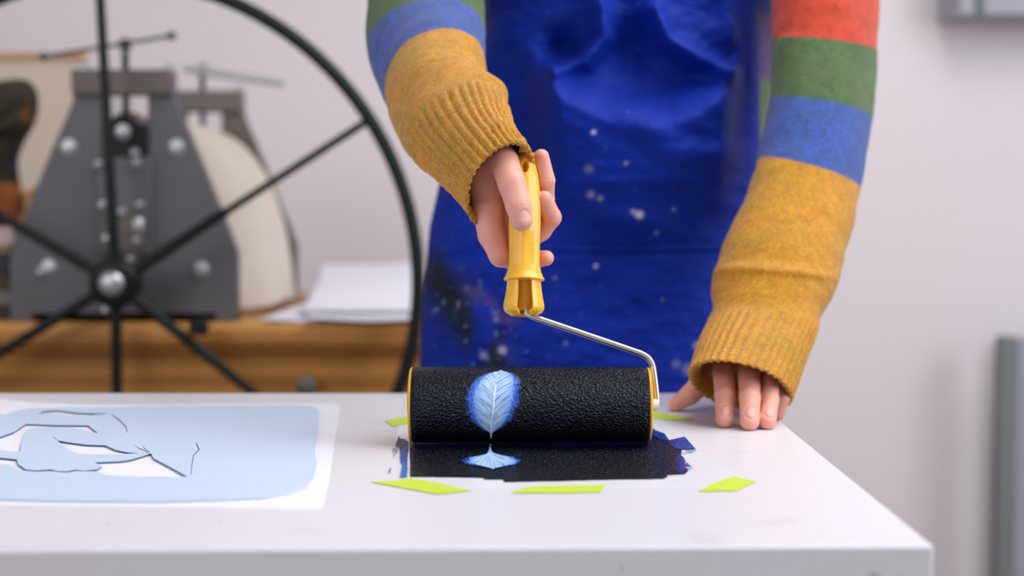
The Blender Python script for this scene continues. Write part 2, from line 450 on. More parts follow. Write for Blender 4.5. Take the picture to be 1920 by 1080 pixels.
# ------------------------------------------------------------------ inked sheet, tapes
def poly_sheet(name, pts, z0, th, mat, parent=None, curved=0, **kw):
    mb = MB(); mb.prism([G(x, y, TZ + z0 + th) for x, y in pts], (0, 0, -th)); return mb.build(name, mat, parent, smooth=False, **kw)
sh = poly_sheet('printing_sheet', [(770, 914), (1318, 912), (1405, 902), (1345, 868), (1287, 822), (1238, 783), (748, 786), (742, 822)], 0, .0003, sheet_mat)
tag(sh, 'thin white sheet taped flat under the ink roller', 'sheet')
def edge_noise(pts, amp, step, seed):
    r = random.Random(seed); out = []
    for i, (a, b) in enumerate(zip(pts, pts[1:] + pts[:1])):
        L = math.dist(a, b); n = max(1, int(L / step))
        for k in range(n):
            t = k / n; out.append((a[0] + (b[0] - a[0]) * t + (r.uniform(-amp, amp) if k else 0), a[1] + (b[1] - a[1]) * t + (r.uniform(-amp, amp) * .35 if k else 0)))
    return out
inkp = [(769, 893), (850, 894), (906, 895), (909, 898), (943, 898), (946, 903), (1000, 902), (1080, 900), (1170, 898), (1243, 897), (1252, 893), (1246, 890), (1284, 888), (1290, 882), (1282, 872), (1276, 857), (1278, 843), (1262, 828), (1245, 822), (1228, 806), (1216, 796), (768, 800)]
me_pts = edge_noise(inkp, .9, 12, 3)
ink = empty('ink_patch', G(1000, 850)); tag(ink, 'patch of wet black printing ink rolled out on the taped sheet', 'ink')
mb = MB(); mb.prism([G(x, y, TZ + .0009) for x, y in me_pts], (0, 0, -.0006)); mb.build('ink_film', ink_mat, ink, smooth=False)
# blue thin-ink tears: gridded patches whose colour goes from black to blue
def in_poly(x, y, P):
    ins = np.zeros(x.shape, bool); n = len(P)
    for i in range(n):
        x0, y0 = P[i]; x1, y1 = P[(i + 1) % n]
        c = ((y0 > y) != (y1 > y)) & (x < (x1 - x0) * (y - y0) / ((y1 - y0) or 1e-9) + x0); ins ^= c
    return ins
def tear(P, colf, keepf=None, step=.8, z=.0010):
    P = [tuple(p) for p in P]; xs = [p[0] for p in P]; ys = [p[1] for p in P]
    gx = np.arange(min(xs) - 1, max(xs) + 1, step); gy = np.arange(min(ys) - 1, max(ys) + 1, step * .5)
    X, Y = np.meshgrid(gx, gy); k = in_poly(X, Y, P)
    if keepf is not None: k &= keepf(X, Y)
    pts = np.array([G(x, y, TZ + z) for x, y in zip(X.ravel(), Y.ravel())]); C = colf(X, Y).reshape(-1, 3)
    f = grid_faces(len(gx), len(gy), k)
    if f:
        a, b, c = compact(pts, f, C); mesh('ink_tear', a, b, ink_edge_mat, ink, colors=c)
K = np.array([.003, .004, .012]); B1 = np.array([.006, .045, .36]); B2 = np.array([.03, .16, .62])
def mixc(t, a=K, b=B1, c=B2):
    t = np.clip(t, 0, 1)[..., None]; return np.where(t < .5, a + (b - a) * t * 2, b + (c - b) * (t * 2 - 1))
tear([(1250, 826), (1284, 818), (1308, 845), (1300, 849), (1276, 851), (1262, 838)], lambda X, Y: mixc(.25 + (X - 1250) / 90 + .5 * (fbm(X * .3, Y * .6, 2) - .5)), lambda X, Y: (Y < 842) | (vnoise(X * .9, Y * 1.6) > .45))
tear([(1270, 848), (1277, 852), (1300, 878), (1288, 882), (1278, 890), (1262, 880)], lambda X, Y: mixc((X - 1265) / 34 + .4 * (fbm(X * .3, Y * .6, 2) - .5)), lambda X, Y: (X < 1284) | (vnoise(X * .25, Y * 1.9, 4) > .4))
tear([(1222, 801), (1228, 806), (1246, 812), (1256, 826), (1240, 824), (1224, 815)], lambda X, Y: mixc(.35 + .6 * (fbm(X * .2, Y * .5, 2) - .3)))
tear([(747, 817), (744, 826), (741, 834), (749, 840), (751, 866), (754, 870), (750, 893), (749, 895), (763, 893), (765, 880), (764, 862), (766, 846), (766, 828)], lambda X, Y: mixc((Y - 836) / 45 + .5 * (fbm(X * .25, Y * .4, 2) - .4)), lambda X, Y: ((Y > 822) | (X < 750)) & (fbm(X * .22, Y * .5, 2, 3) > .16))
tear([(735, 841), (745, 838), (748, 845), (738, 858)], lambda X, Y: mixc(.2 + 0 * X), lambda X, Y: vnoise(X * .7, Y * 1.4, 2) > .42)
tear([(728, 886), (731, 875), (734, 880), (731, 884), (733, 887)], lambda X, Y: mixc(.45 + 0 * X))
# lower feather print lying in the ink film
lp = []
nu, nv = 300, 170
us = np.linspace(110, 730, nu); vs = np.linspace(752, 978, nv); U, Vv = np.meshgrid(us, vs)
SX = np.interp(Vv, [750, 800, 850, 900, 960], [392, 385, 385, 402, 408])
Lh = np.interp(Vv, [750, 765, 790, 815, 835, 850, 870, 900, 930, 950, 972], [10, 13, 8, 18, 30, 90, 190, 225, 210, 110, 10])
Rh = np.interp(Vv, [750, 765, 790, 815, 830, 850, 870, 900, 930, 950, 972], [10, 13, 10, 22, 40, 120, 200, 235, 205, 130, 20])
d = U - SX; q = np.abs(d) / np.where(d < 0, Lh, Rh)
a_ = np.arctan2(Vv - 830, np.abs(d) + 8)
barb = .6 * fbm(a_ * 16 + 9 * (d < 0), np.abs(d) * .012, 3, 31) + .4 * fbm(a_ * 42, np.abs(d) * .02 + 5 * (d < 0), 2, 33)
q2 = q + .25 * (fbm(U * .05, Vv * .05, 3, 15) - .5); core = 1 - sstep(.85, 1.0, q2); halo = 1 - sstep(.95, 1.3, q2)
eye = (((U - 393) / 6) ** 2 + ((Vv - 770) / 9) ** 2) < 1; core = core * (~eye)
sp = fbm(U * .16, Vv * .16, 2, 27); shaft = np.exp(-((d - 4) / 5) ** 2) * (Vv > 840) * (Vv < 950) * .6
C = feather_cols(d, q, core, halo * (Vv > 860), sp, barb, shaft)
PX = 840 + U / 4.911; PY = 680 + Vv / 4.909
P = np.array([G(x, y, TZ + .0012 + .0004 * c * (1 + b)) for x, y, c, b in zip(PX.ravel(), PY.ravel(), core.ravel(), barb.ravel())])
keep = (core > .04) | ((halo > .05) & (halo + sp > .8) & (Vv > 860))
Vc, Fc, Cc = compact(P, grid_faces(nu, nv, keep), C.reshape(-1, 3)); tag(mesh('feather_print', Vc, Fc, feather_mat, ink, colors=Cc), 'pale blue feather print')

tapes = [([(695, 903), (748, 900), (768, 896), (820, 905), (882, 919), (838, 925), (818, 926)], 'lime green tape strip left of the front centre, near the ink patch corner'),
         ([(958, 924), (985, 914), (1010, 911), (1134, 909), (1127, 922), (1060, 924)], 'lime green tape strip at the front middle of the taped sheet'),
         ([(1309, 921), (1340, 905), (1375, 893), (1418, 902), (1380, 920)], 'short lime green tape strip at the front right corner of the sheet'),
         ([(722, 788), (762, 781), (790, 780), (800, 790), (762, 795), (736, 799)], 'lime green tape strip sticking out behind the left end of the roller'),
         ([(1205, 772), (1226, 772), (1262, 778), (1304, 786), (1270, 788), (1222, 784)], 'lime green tape strip between the roller and the resting thumb')]
for pts, lab in tapes:
    o = poly_sheet('tape_strip', pts, .0004, .00025, tape_mat); tag(o, lab, 'tape', 'green tape strips around the sheet')

# ------------------------------------------------------------------ paper and cut-out stencil on the left
def filled_curve(name, loops, z0, th, mat, mat2=None, parent=None):
    cu = bpy.data.curves.new(name, 'CURVE'); cu.dimensions = '2D'; cu.fill_mode = 'BOTH'; cu.extrude = th / 2
    for lp in loops:
        s = cu.splines.new('POLY'); s.points.add(len(lp) - 1); s.use_cyclic_u = True
        for p, (x, y) in zip(s.points, lp):
            g = G(x, y, TZ + z0); p.co = (g.x, g.y, 0, 1)
    t = bpy.data.objects.new('t', cu); COL.objects.link(t); bpy.context.view_layer.update()
    dg = bpy.context.evaluated_depsgraph_get(); me = bpy.data.meshes.new_from_object(t.evaluated_get(dg)); bpy.data.objects.remove(t)
    me.name = name; me.materials.clear(); me.materials.append(mat)
    og = {(round(G(x, y, TZ + z0).x, 5), round(G(x, y, TZ + z0).y, 5)) for x, y in loops[0]}
    in_o = lambda c: (round(c.x, 5), round(c.y, 5)) in og
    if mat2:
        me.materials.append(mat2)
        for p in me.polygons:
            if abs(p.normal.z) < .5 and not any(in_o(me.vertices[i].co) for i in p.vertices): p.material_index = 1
    for v in me.vertices: v.co.z += TZ + z0 + th / 2
    o = bpy.data.objects.new(name, me); COL.objects.link(o); return finish(o, parent)
def smooth_loop(P, m=4):
    P = np.array(P, float); n = len(P); out = []
    for i in range(n):
        p0, p1, p2, p3 = P[i - 1], P[i], P[(i + 1) % n], P[(i + 2) % n]
        for k in range(m):
            t = k / m; out.append(tuple(.5 * ((2 * p1) + (-p0 + p2) * t + (2 * p0 - 5 * p1 + 4 * p2 - p3) * t * t + (-p0 + 3 * p1 - 3 * p2 + p3) * t ** 3)))
    return out
pp = poly_sheet('backing_paper', [(-160, 739), (0, 748), (60, 754), (160, 759), (400, 758), (622, 756), (637, 760), (632, 800), (616, 905), (604, 952), (560, 955), (400, 951), (0, 946), (-160, 944)], 0, .0004, paper_mat)
tag(pp, 'large white paper sheet lying under the pale blue cut-out at the left', 'paper')
c48 = lambda L: [(x / 4.8, 740 + y / 4.8) for x, y in L]
outer = [(-40 * 4.8, 190), (50, 190), (180, 148), (330, 132), (570, 128), (600, 120), (900, 122)]
outer = c48(outer) + [(300, 763), (450, 763), (560, 762), (585, 764), (597, 772), (596, 812), (590, 848), (594, 872), (588, 898), (575, 914), (540, 926), (490, 935), (400, 939), (300, 942), (130, 941), (0, 938), (-40, 937)]
holes = [c48([(345, 185), (390, 160), (500, 152), (580, 160), (700, 176), (1003, 181), (860, 190), (720, 208), (560, 190), (430, 174)]),
         c48([(-150, 400), (0, 393), (120, 350), (235, 275), (500, 285), (795, 288), (880, 358), (780, 336), (640, 306), (450, 302), (262, 315), (225, 362), (192, 450), (180, 525), (100, 526), (0, 510), (-150, 505)]),
         c48([(512, 423), (620, 442), (780, 463), (945, 468), (1040, 510), (1150, 532), (1250, 540), (1100, 549), (860, 552), (700, 545), (600, 500), (550, 455)]),
         c48([(-150, 578), (0, 580), (150, 595), (166, 640), (235, 688), (330, 696), (450, 686), (520, 702), (600, 704), (680, 688), (760, 698), (880, 684), (912, 656), (850, 622), (1080, 612), (1180, 598), (1280, 568), (1357, 541), (1385, 588), (1500, 648), (1690, 754), (1200, 750), (960, 738), (860, 706), (690, 702), (600, 716), (440, 702), (330, 708), (235, 700), (140, 690), (80, 640), (0, 640), (-150, 640)]),
         c48([(1003, 190), (1012, 188), (1080, 240), (1135, 295), (1148, 350), (1140, 348), (1126, 298), (1070, 246)]),
         c48([(1765, 440), (1772, 455), (1796, 508), (1745, 562), (1730, 650), (1722, 740), (1716, 738), (1722, 650), (1738, 560), (1786, 508), (1764, 455)]),
         c48([(1185, 462), (1270, 500), (1345, 536), (1330, 536), (1255, 500)]),
         c48([(1272, 466), (1310, 500), (1352, 536), (1345, 534), (1300, 500)]),
         c48([(470, 384), (490, 398), (515, 420), (508, 420), (486, 402)])]
st = filled_curve('cut_stencil', [outer] + holes, .0009, .0011, stencil_mat, cut_shade_mat)
tag(st, 'pale blue vinyl stencil sheet with cut-out leaf shapes on white paper', 'stencil')

# ------------------------------------------------------------------ pine cabinet with the etching press
CY = 2.09                        # front of the cabinet top
CT = W(300, 607, CY).z
cab = empty('pine_cabinet', (-.5, 2.4, 0)); tag(cab, 'honey pine cabinet with moulded top carrying the grey press', 'cabinet')
cx0, cx1 = -1.15, W(985, 700, CY).x
mb = MB(); mb.box((cx0, CY, CT - .034), (cx1, 2.82, CT)); mb.build('cabinet_top', wood_top, cab, bevel=.008, seg=3)
mb = MB(); mb.box((cx0 + .012, CY + .018, CT - .046), (cx1 - .012, 2.80, CT - .034)); mb.build('moulding', wood_mat, cab, bevel=.004)
mb = MB(); mb.box((cx0 + .03, CY + .035, .06), (cx1 - .03, 2.79, CT - .046)); mb.build('body', wood_mat, cab)
for i in range(3):
    z1 = CT - .048 - i * .25; z0 = z1 - .235
    for x0, x1 in ((cx0 + .04, cx1 - .04),):
        mb = MB(); mb.box((x0, CY + .018, z0), (x1, CY + .035, z1)); dr = mb.build('drawer', wood_mat, cab, bevel=.004)
        if x1 > -.2 and i == 0: kx, kz = W(575, 724, CY).x, W(575, 724, CY).z
        else: kx, kz = (x0 + x1) / 2, (z0 + z1) / 2
        mb = MB(); mb.lathe((kx, CY + .019, kz), [(.006, 0), (.006, .012), (.015, .018), (.016, .026), (.009, .030), (.0001, .031)], n=20, M=Vector((0, -1, 0)).to_track_quat('Z', 'Y').to_matrix())
        mb.build('knob', brown_metal, dr)

press = empty('etching_press', (-.58, 2.3, CT)); tag(press, 'grey steel etching press with a large black spoked hand wheel', 'press')
def plate(name, Y, th, outline, holes, mat, dx=0):
    cu = bpy.data.curves.new(name, 'CURVE'); cu.dimensions = '2D'; cu.fill_mode = 'BOTH'; cu.extrude = th / 2
    for lp in [outline] + holes:
        s = cu.splines.new('POLY'); s.points.add(len(lp) - 1); s.use_cyclic_u = True
        for p, (x, y) in zip(s.points, lp):
            g = W(x, y, PY0); p.co = (g.x + dx, g.z, 0, 1)
    t = bpy.data.objects.new('t', cu); COL.objects.link(t); bpy.context.view_layer.update()
    dg = bpy.context.evaluated_depsgraph_get(); me = bpy.data.meshes.new_from_object(t.evaluated_get(dg)); bpy.data.objects.remove(t)
    me.name = name; me.materials.clear(); me.materials.append(mat)
    for v in me.vertices: v.co = Vector((v.co.x, Y + th / 2 + v.co.z, v.co.y))
    me.flip_normals()
    o = bpy.data.objects.new(name, me); COL.objects.link(o); return finish(o, press)
PY0 = 2.13
outl = [(20, 602), (20, 480), (30, 445), (92, 292), (136, 192), (138, 176), (138, 140), (322, 140), (325, 176), (330, 195), (375, 300), (432, 440), (445, 475), (445, 602)]
slot = [(197, 172), (277, 172), (277, 480), (197, 480)]
for dY, mt, dx in ((0, grey_metal, 0), (.40, brown_metal, .028)):
    Y = PY0 + dY
    plate('side_plate', Y, .022, outl, [slot], mt, dx)
    q = lambda x, y: W(x, y, PY0) + Vector((dx, dY, 0))
    mb = MB(); a, b = q(137, 131), q(323, 178); mb.box((a.x, Y - .012, b.z), (b.x, Y + .034, a.z)); mb.build('crossbar', brown_metal, press, bevel=.002)
    mb = MB(); mb.cyl(q(231, 95) + Vector((0, .011, 0)), q(233, 240) + Vector((0, .011, 0)), .0052, n=16)
    mb.cyl(q(231, 72) + Vector((0, .011, 0)), q(231, 92) + Vector((0, .011, 0)), .0085, n=16); pm = mb.build('pressure_screw', black_metal, press)
    mb = MB()
    if dY == 0: a, b = q(82, 106), q(322, 67)
    else: a, b = q(195, 80), q(417, 115)
    mb.tube([a, b], .0030 if dY == 0 else .007, n=10)
    if dY == 0:
        mb.sphere(a, .007); mb.sphere(b, .007)
    mb.build('turning_bar', grey_metal if dY == 0 else pale_metal, pm)
    mb = MB(); a, b = q(193, 232), q(279, 292); mb.box((a.x, Y - .006, b.z), (b.x, Y + .03, a.z)); mb.build('bearing_block', black_metal, press, bevel=.002)
    if dY == 0:
        mb = MB(); a, b = q(184, 294), q(290, 478); mb.box((a.x, Y - .008, b.z), (b.x, Y, a.z)); mb.build('bearing_plate', grey_metal, press, bevel=.002)
        mb = MB(); a, b = q(196, 398), q(278, 470); mb.box((a.x, Y - .012, b.z), (b.x, Y - .008, a.z)); mb.build('bearing_cover', brown_metal, press, bevel=.002)
    bolts = [(130, 277, .0115), (333, 277, .0115), (92, 503, .0115), (379, 505, .0115), (236, 248, .0105), (258, 288, .0065), (262, 307, .0065), (190, 309, .006), (198, 385, .0065), (268, 385, .0065), (234, 398, .006), (205, 448, .0065), (262, 452, .0065), (200, 582, .0065), (78, 511, .006), (247, 487, .007)]
    if dY == 0:
        for x, y, r in bolts:
            c = q(x, y); yy = Y - (.012 if 184 < x < 290 and y < 480 else 0)
            mb = MB(); M = Vector((0, -1, 0)).to_track_quat('Z', 'Y').to_matrix()
            mb.lathe((c.x, yy, c.z), [(r * 1.05, -.001), (r * 1.05, .002), (r * .8, .0025), (r * .8, .006), (r * .55, .0095), (.0001, .0105)], n=20, M=M); mb.build('bolt', steel_mat, press)
        c = q(264, 424); mb = MB(); mb.sphere((c.x, Y - .016, c.z), .013, .8, .7, 1.2); mb.build('grease_cap', steel_mat, press)
    for x in (160, 322):
        c = q(x if x > 200 else 162, 124); mb = MB(); mb.lathe((c.x - .006, Y + .011, c.z - .009), [(.009, 0), (.009, .008), (.006, .012), (.0001, .014)], n=6); mb.build('nut', steel_mat, press)
# rollers and bed between the plates
pa = W(236, 330, PY0); pb = W(240, 470, PY0)
mb = MB(); mb.cyl((pa.x, PY0 + .03, pa.z + .0), (pa.x + .02, PY0 + .40, pa.z), .042, n=40); mb.build('upper_roller', steel_mat, press)
mb = MB(); mb.cyl((pa.x, PY0 + .03, pb.z - .012), (pa.x + .02, PY0 + .40, pb.z - .012), .05, n=40); mb.build('lower_roller', steel_mat, press)
mb = MB(); mb.box((W(60, 592, PY0).x, PY0 + .0, CT), (W(405, 592, PY0).x, PY0 + .42, CT + .012)); mb.build('base_rail', black_metal, press)
# hand wheel
WY = 2.045; hub = W(217, 530, WY); WR = 568 * mpp(WY)
pts = [hub + Vector((math.cos(a), 0, math.sin(a))) * WR for a in np.linspace(0, 2 * math.pi, 181)[:-1]]
mb = MB(); mb.tube(pts, .0100, n=14, closed=True); wheel = mb.build('hand_wheel', black_metal, press)
def wpx(x, y): return W(x, y, WY)
ends = [(186, -38), (690, 226), (660, 885), (222, 1097), (-267, 823), (-274, 245)]
for ex, ey in ends:
    e = wpx(ex, ey); dv = (e - hub); L = dv.length; dv.normalize()
    e = hub + dv * WR
    mb = MB(); mid = hub + dv * WR * .43
    mb.tube([hub + dv * .02, mid, mid + dv * .004, e], [.0095, .0082, .0058, .0058] if ex > 400 and ey < 300 else [.0085, .0075, .0072, .0068], n=12)
    mb.build('spoke', black_metal, wheel)
e = wpx(372, 615); mb = MB(); mb.box((e.x - .012, WY - .012, e.z - .010), (e.x + .014, WY + .012, e.z + .014)); mb.build('spoke_clamp', black_metal, wheel, bevel=.004)
My = Vector((0, -1, 0)).to_track_quat('Z', 'Y').to_matrix()
mb = MB(); mb.lathe((hub.x, WY + .022, hub.z), [(.034, 0), (.036, .006), (.036, .034), (.030, .040), (.022, .042), (.0001, .042)], n=36, M=My); hb = mb.build('hub', black_metal, wheel)
mb = MB(); mb.lathe((hub.x, WY - .019, hub.z), [(.0175, 0), (.0175, .005), (.0145, .009), (.009, .012), (.0001, .0125)], n=32, M=My); mb.build('shaft_end', steel_mat, wheel)
mb = MB(); mb.cyl((hub.x, WY, hub.z), (hub.x, PY0 + .02, hub.z), .016); mb.build('drive_shaft', steel_mat, press)

# felt blanket arching between the plates
cur = catmull([(300, 262), (330, 240), (360, 232), (405, 246), (450, 275), (492, 330), (520, 400), (536, 470), (545, 530), (550, 556)], 6)
V = []; F = []; m = len(cur); ny = 12
for side in (0, .008):
    for j in range(ny):
        for i, (x, y) in enumerate(cur):
            p = W(x, y, 2.45); Y = 2.156 + .33 * j / (ny - 1)
            p.x = W(240 + (x - 240) * (.70 + .30 * min(1, j / 5)), y, 2.45).x
            V.append((p.x - side * .8, Y + .006 * math.sin(i * .2), max(CT + .002, p.z - side + .004 * math.sin(j * .9 + i * .15))))
for s in (0, 1):
    for j in range(ny - 1):
        for i in range(m - 1):
            a = s * ny * m + j * m + i; q = (a, a + 1, a + m + 1, a + m); F.append(q if s == 0 else q[::-1])
for i in range(m - 1):
    for j in (0, ny - 1):
        a = j * m + i; b = a + ny * m; F.append((a, b, b + 1, a + 1))
for j in range(ny - 1):
    for i in (0, m - 1):
        a = j * m + i; b = a + ny * m; F.append((a, a + m, b + m, b))
tag(mesh('felt_blanket', V, F, felt_mat), 'cream felt blanket curving down the right side of the press', 'blanket')

# board leaning on the wall
bd = empty('leaning_board', W(60, 560, 2.95)); tag(bd, 'cream board with a thin wooden top edge leaning behind the press', 'board')
a, b = W(-330, 110, 2.95), W(152, 106, 2.95)
mb = MB(); mb.prism([(a.x, 2.90, 0), (b.x, 2.90, 0), (b.x, 2.985, b.z), (a.x, 2.985, b.z)], (0, .012, 0)); mb.build('panel', board_mat, bd)
mb = MB(); mb.box((a.x, 2.975, b.z), (b.x, 3.003, b.z + .010)); mb.build('wooden_edge', wood_top, bd)

# stack at the far left of the cabinet
bk = [(-130, 22, 572, 601, (.035, .035, .04, 1), 'black box file at the bottom of the stack left of the press'),
      (-130, 21, 545, 571, (.22, .21, .20, 1), 'grey book lying on the black box file left of the press'),
      (-130, 16, 512, 544, (.075, .05, .035, 1), 'dark brown book in the middle of the stack left of the press'),
      (-130, 15, 475, 511, (.035, .035, .075, 1), 'navy book below the olive one in the stack left of the press'),
      (-130, 20, 459, 474, (.28, .22, .09, 1), 'thin olive book under the pale top one left of the press'),
      (-130, 25, 427, 458, (.62, .50, .48, 1), 'pale pink book topmost of the stack left of the press')]
zt = CT
for i, (x0, x1, y0, y1, c, lab) in enumerate(bk):
    a, b = W(x0, y1, 2.17), W(x1, y0, 2.17); z1 = b.z; bo = empty('stacked_book', ((a.x + b.x) / 2, 2.28, zt)); tag(bo, lab, 'book', 'books stacked at the left of the press')
    cm = M_plain('book_cover', c, .6, ns=20); z0 = zt + .0003
    mb = MB(); mb.box((a.x, 2.17, z0), (b.x, 2.38, z0 + .003)); mb.box((a.x, 2.17, z1 - .003), (b.x, 2.38, z1)); mb.box((a.x, 2.17, z0 + .003), (b.x, 2.173, z1 - .003)); mb.build('cover', cm, bo, bevel=.0008)
    mb = MB(); mb.box((a.x + .003, 2.174, z0 + .0032), (b.x - .003, 2.376, z1 - .0032)); mb.build('pages', paper_mat, bo)
    zt = z1
# dark cloth bag with coloured patches hanging over the stack
bagp = catmull([(-60, 170), (0, 152), (45, 149), (66, 165), (72, 190), (64, 225), (44, 262), (30, 300), (32, 335), (42, 375), (38, 410), (20, 423), (-60, 424)], 6)
cen = np.array((-25, 290.)); V = []; F = []; C = []; m = len(bagp); L = 14
for sgn in (-1, 1):
    for j in range(L + 1):
        t = j / L
        for i, p in enumerate(bagp):
            x, y = cen + (p - cen) * (1 - t); g = W(x, y, 2.27)
            bul = .055 * math.sqrt(max(0, 1 - (1 - t) ** 2)) + .007 * math.sin(i * .45 + j * .4) * min(1, t * 3)
            V.append((g.x, 2.27 + sgn * bul, g.z))
            f = fbm(np.array([x * .035]), np.array([y * .02]), 3, 6)[0]
            c = (.045, .033, .022)
            if f > .74: c = (.22, .10, .02)
            elif f < .36: c = (.012, .018, .06)
            if y > 345 and 8 < x < 40: c = (.50, .15, .04)
            if y > 320 and x < 8: c = (.012, .02, .07)
            C.append(c)
for s in (0, 1):
    for j in range(L):
        for i in range(m - 1):
            a = s * (L + 1) * m + j * m + i; q = (a, a + 1, a + m + 1, a + m); F.append(q if s == 0 else q[::-1])
bm_ = Mat('patterned_cloth', (.05, .05, .05, 1), .9); bm_.base(bm_.attr()); bm_.bump(bm_.noise(300), .001)
tag(mesh('cloth_bag', V, F, bm_.m, colors=np.array(C)), 'dark olive cloth bag with orange and navy patches at the left edge', 'bag')
stp = empty('wooden_stick', W(40, 400, 2.42)); bpy.data.objects.remove(stp)
mb = MB(); mb.prism([W(24, 420, 2.42), W(40, 425, 2.42), W(64, 352, 2.42), W(44, 362, 2.42)], (0, .02, 0)); mb.box((W(24, 425, 2.42).x, 2.42, CT), (W(40, 425, 2.42).x, 2.44, W(24, 420, 2.42).z))
tag(mb.build('wooden_prop', wood_top), 'slanting orange-brown wooden prop behind the left slope of the press', 'wood')

# papers on the right of the cabinet
def curled(name, quad, lift, label, seed):
    V = []; F = []; n = 30
    for j in range(n + 1):
        for i in range(n + 1):
            u, v = i / n, j / n
            a = Vector(quad[0]).lerp(Vector(quad[1]), u); b = Vector(quad[3]).lerp(Vector(quad[2]), u); p = a.lerp(b, v)
            z = CT + lift[0] + lift[1] * (v ** 2) + lift[2] * u ** 2 * v + .0025 * math.sin(u * 5 + seed) * math.sin(v * 4 + seed)
            V.append((p.x, p.y, max(CT + lift[0] * .5, z) if p.y > CY else z))
    for j in range(n):
        for i in range(n):
            a = j * (n + 1) + i; F.append((a, a + 1, a + n + 2, a + n + 1))
    o = mesh(name, V, F, paper_mat); md = o.modifiers.new('thick', 'SOLIDIFY'); md.thickness = .0006
    return tag(o, label, 'paper', 'loose papers on the pine cabinet')
def cq(x, y): return G(x, y, CT)
xa = lambda px, Y: (px - 960) * Y / FPX
curled('loose_paper', [(xa(482, 2.10), 2.10, 0), (xa(640, 2.11), 2.11, 0), (xa(700, 2.6), 2.6, 0), (xa(592, 2.6), 2.6, 0)], (.003, .004, .002), 'white paper nearest the press among the loose sheets on the cabinet', 1)
curled('loose_paper', [(xa(572, 2.075), 2.075, 0), (xa(800, 2.07), 2.07, 0), (xa(800, 2.5), 2.5, 0), (xa(600, 2.55), 2.55, 0)], (.008, .004, .004), 'white paper overhanging the cabinet front next to the blue apron', 2)
curled('loose_paper', [(xa(560, 2.16), 2.16, 0), (xa(900, 2.16), 2.16, 0), (xa(900, 2.78), 2.78, 0), (xa(600, 2.78), 2.78, 0)], (.014, .045, .012), 'curled white paper rising at the back of the loose sheets', 3)

# right side: post, panel, framed picture bottom
ps = empty('metal_post', (W(1896, 900, 2.95).x, 2.97, 0)); tag(ps, 'dark grey metal post standing by the wall at the right edge', 'post')
a, b = W(1878, 632, 2.95), W(1912, 632, 2.95)
mb = MB(); mb.box((a.x, 2.95, .01), (b.x, 2.99, a.z)); mb.build('upright', grey_paint, ps, bevel=.003)
mb = MB(); mb.box((a.x - .06, 2.89, 0), (b.x + .06, 3.05, .01)); mb.build('foot', grey_paint, ps, bevel=.003)
a = W(1914, 640, 3.02); mb = MB(); mb.box((a.x, 3.07, 0), (a.x + .35, 3.10, a.z)); tag(mb.build('grey_panel', M_plain('bluegrey_panel', (.33, .34, .42, 1), .6, ns=10)), 'blue-grey panel standing behind the metal post at the right edge', 'panel')
cb = empty('wall_cabinet', W(1870, -20, 3.1)); tag(cb, 'light grey wall unit whose lower edge shows at the top right', 'cabinet')
a, b = W(1805, 24, 2.98), W(1838, 24, 2.98); c = W(1848, 24, 2.98)
gp = M_plain('light_grey_paint', (.36, .36, .42, 1), .6, ns=10)
mb = MB(); mb.box((a.x, 3.0, a.z), (a.x + .5, BY, a.z + .35)); mb.build('carcass', gp, cb, bevel=.002)
mb = MB(); mb.box((b.x, 2.985, a.z - .002), (c.x, 3.0, a.z + .35)); mb.build('edge_strip', M_plain('teal_strip', (.10, .16, .18, 1), .5, ns=10), cb)

# ------------------------------------------------------------------ the person
person = empty('person', (.11, 1.56, 0))
tag(person, 'person in striped sweater and blue apron holding roller handle, other hand on the table', 'person')

def surface_nets(Fg, org, h):
    s = Fg < 0; nx, ny, nz = s.shape
    c = [s[i:nx - 1 + i, j:ny - 1 + j, k:nz - 1 + k] for i in (0, 1) for j in (0, 1) for k in (0, 1)]
    cnt = sum(x.astype(np.int8) for x in c); act = (cnt > 0) & (cnt < 8)
    idx = -np.ones(act.shape, int); ii = np.argwhere(act); idx[act] = np.arange(len(ii))
    acc = np.zeros((len(ii), 3)); num = np.zeros(len(ii))
    I, J, Kk = ii.T
    cor = [(i, j, k) for i in (0, 1) for j in (0, 1) for k in (0, 1)]
    for a in range(8):
        for b in range(a + 1, 8):
            ca, cb_ = cor[a], cor[b]
            if sum(abs(p - q) for p, q in zip(ca, cb_)) != 1: continue
            fa = Fg[I + ca[0], J + ca[1], Kk + ca[2]]; fb = Fg[I + cb_[0], J + cb_[1], Kk + cb_[2]]
            m = (fa < 0) != (fb < 0); t = np.where(m, fa / np.where(m, fa - fb, 1), 0)
            p = np.array(ca)[None] + t[:, None] * (np.array(cb_) - np.array(ca))[None]
            acc += p * m[:, None]; num += m
    V = org + (ii + acc / num[:, None]) * h
    Fs = []
    for ax in range(3):
        sl0 = [slice(1, -1)] * 3; sl0[ax] = slice(0, -1)
        e = np.zeros(s.shape, bool)
        a_ = s; b_ = np.roll(s, -1, ax); m = (a_ != b_); 
        sl = [slice(1, -1)] * 3; sl[ax] = slice(0, -1); q = np.zeros(s.shape, bool); q[tuple(sl)] = m[tuple(sl)]
        pts = np.argwhere(q); u, v = (ax + 1) % 3, (ax + 2) % 3
        du = np.zeros(3, int); du[u] = 1; dv = np.zeros(3, int); dv[v] = 1
        g = lambda P: idx[P[:, 0], P[:, 1], P[:, 2]]
        lim = np.array(idx.shape); ok = (pts < lim).all(1); pts = pts[ok]
        A, B, C_, D = g(pts - du - dv), g(pts - dv), g(pts), g(pts - du)
        f = np.stack([A, B, C_, D], 1); ins = s[pts[:, 0], pts[:, 1], pts[:, 2]]
        f[~ins] = f[~ins][:, ::-1]; Fs.append(f[(f >= 0).all(1)])
    return V, np.concatenate(Fs)
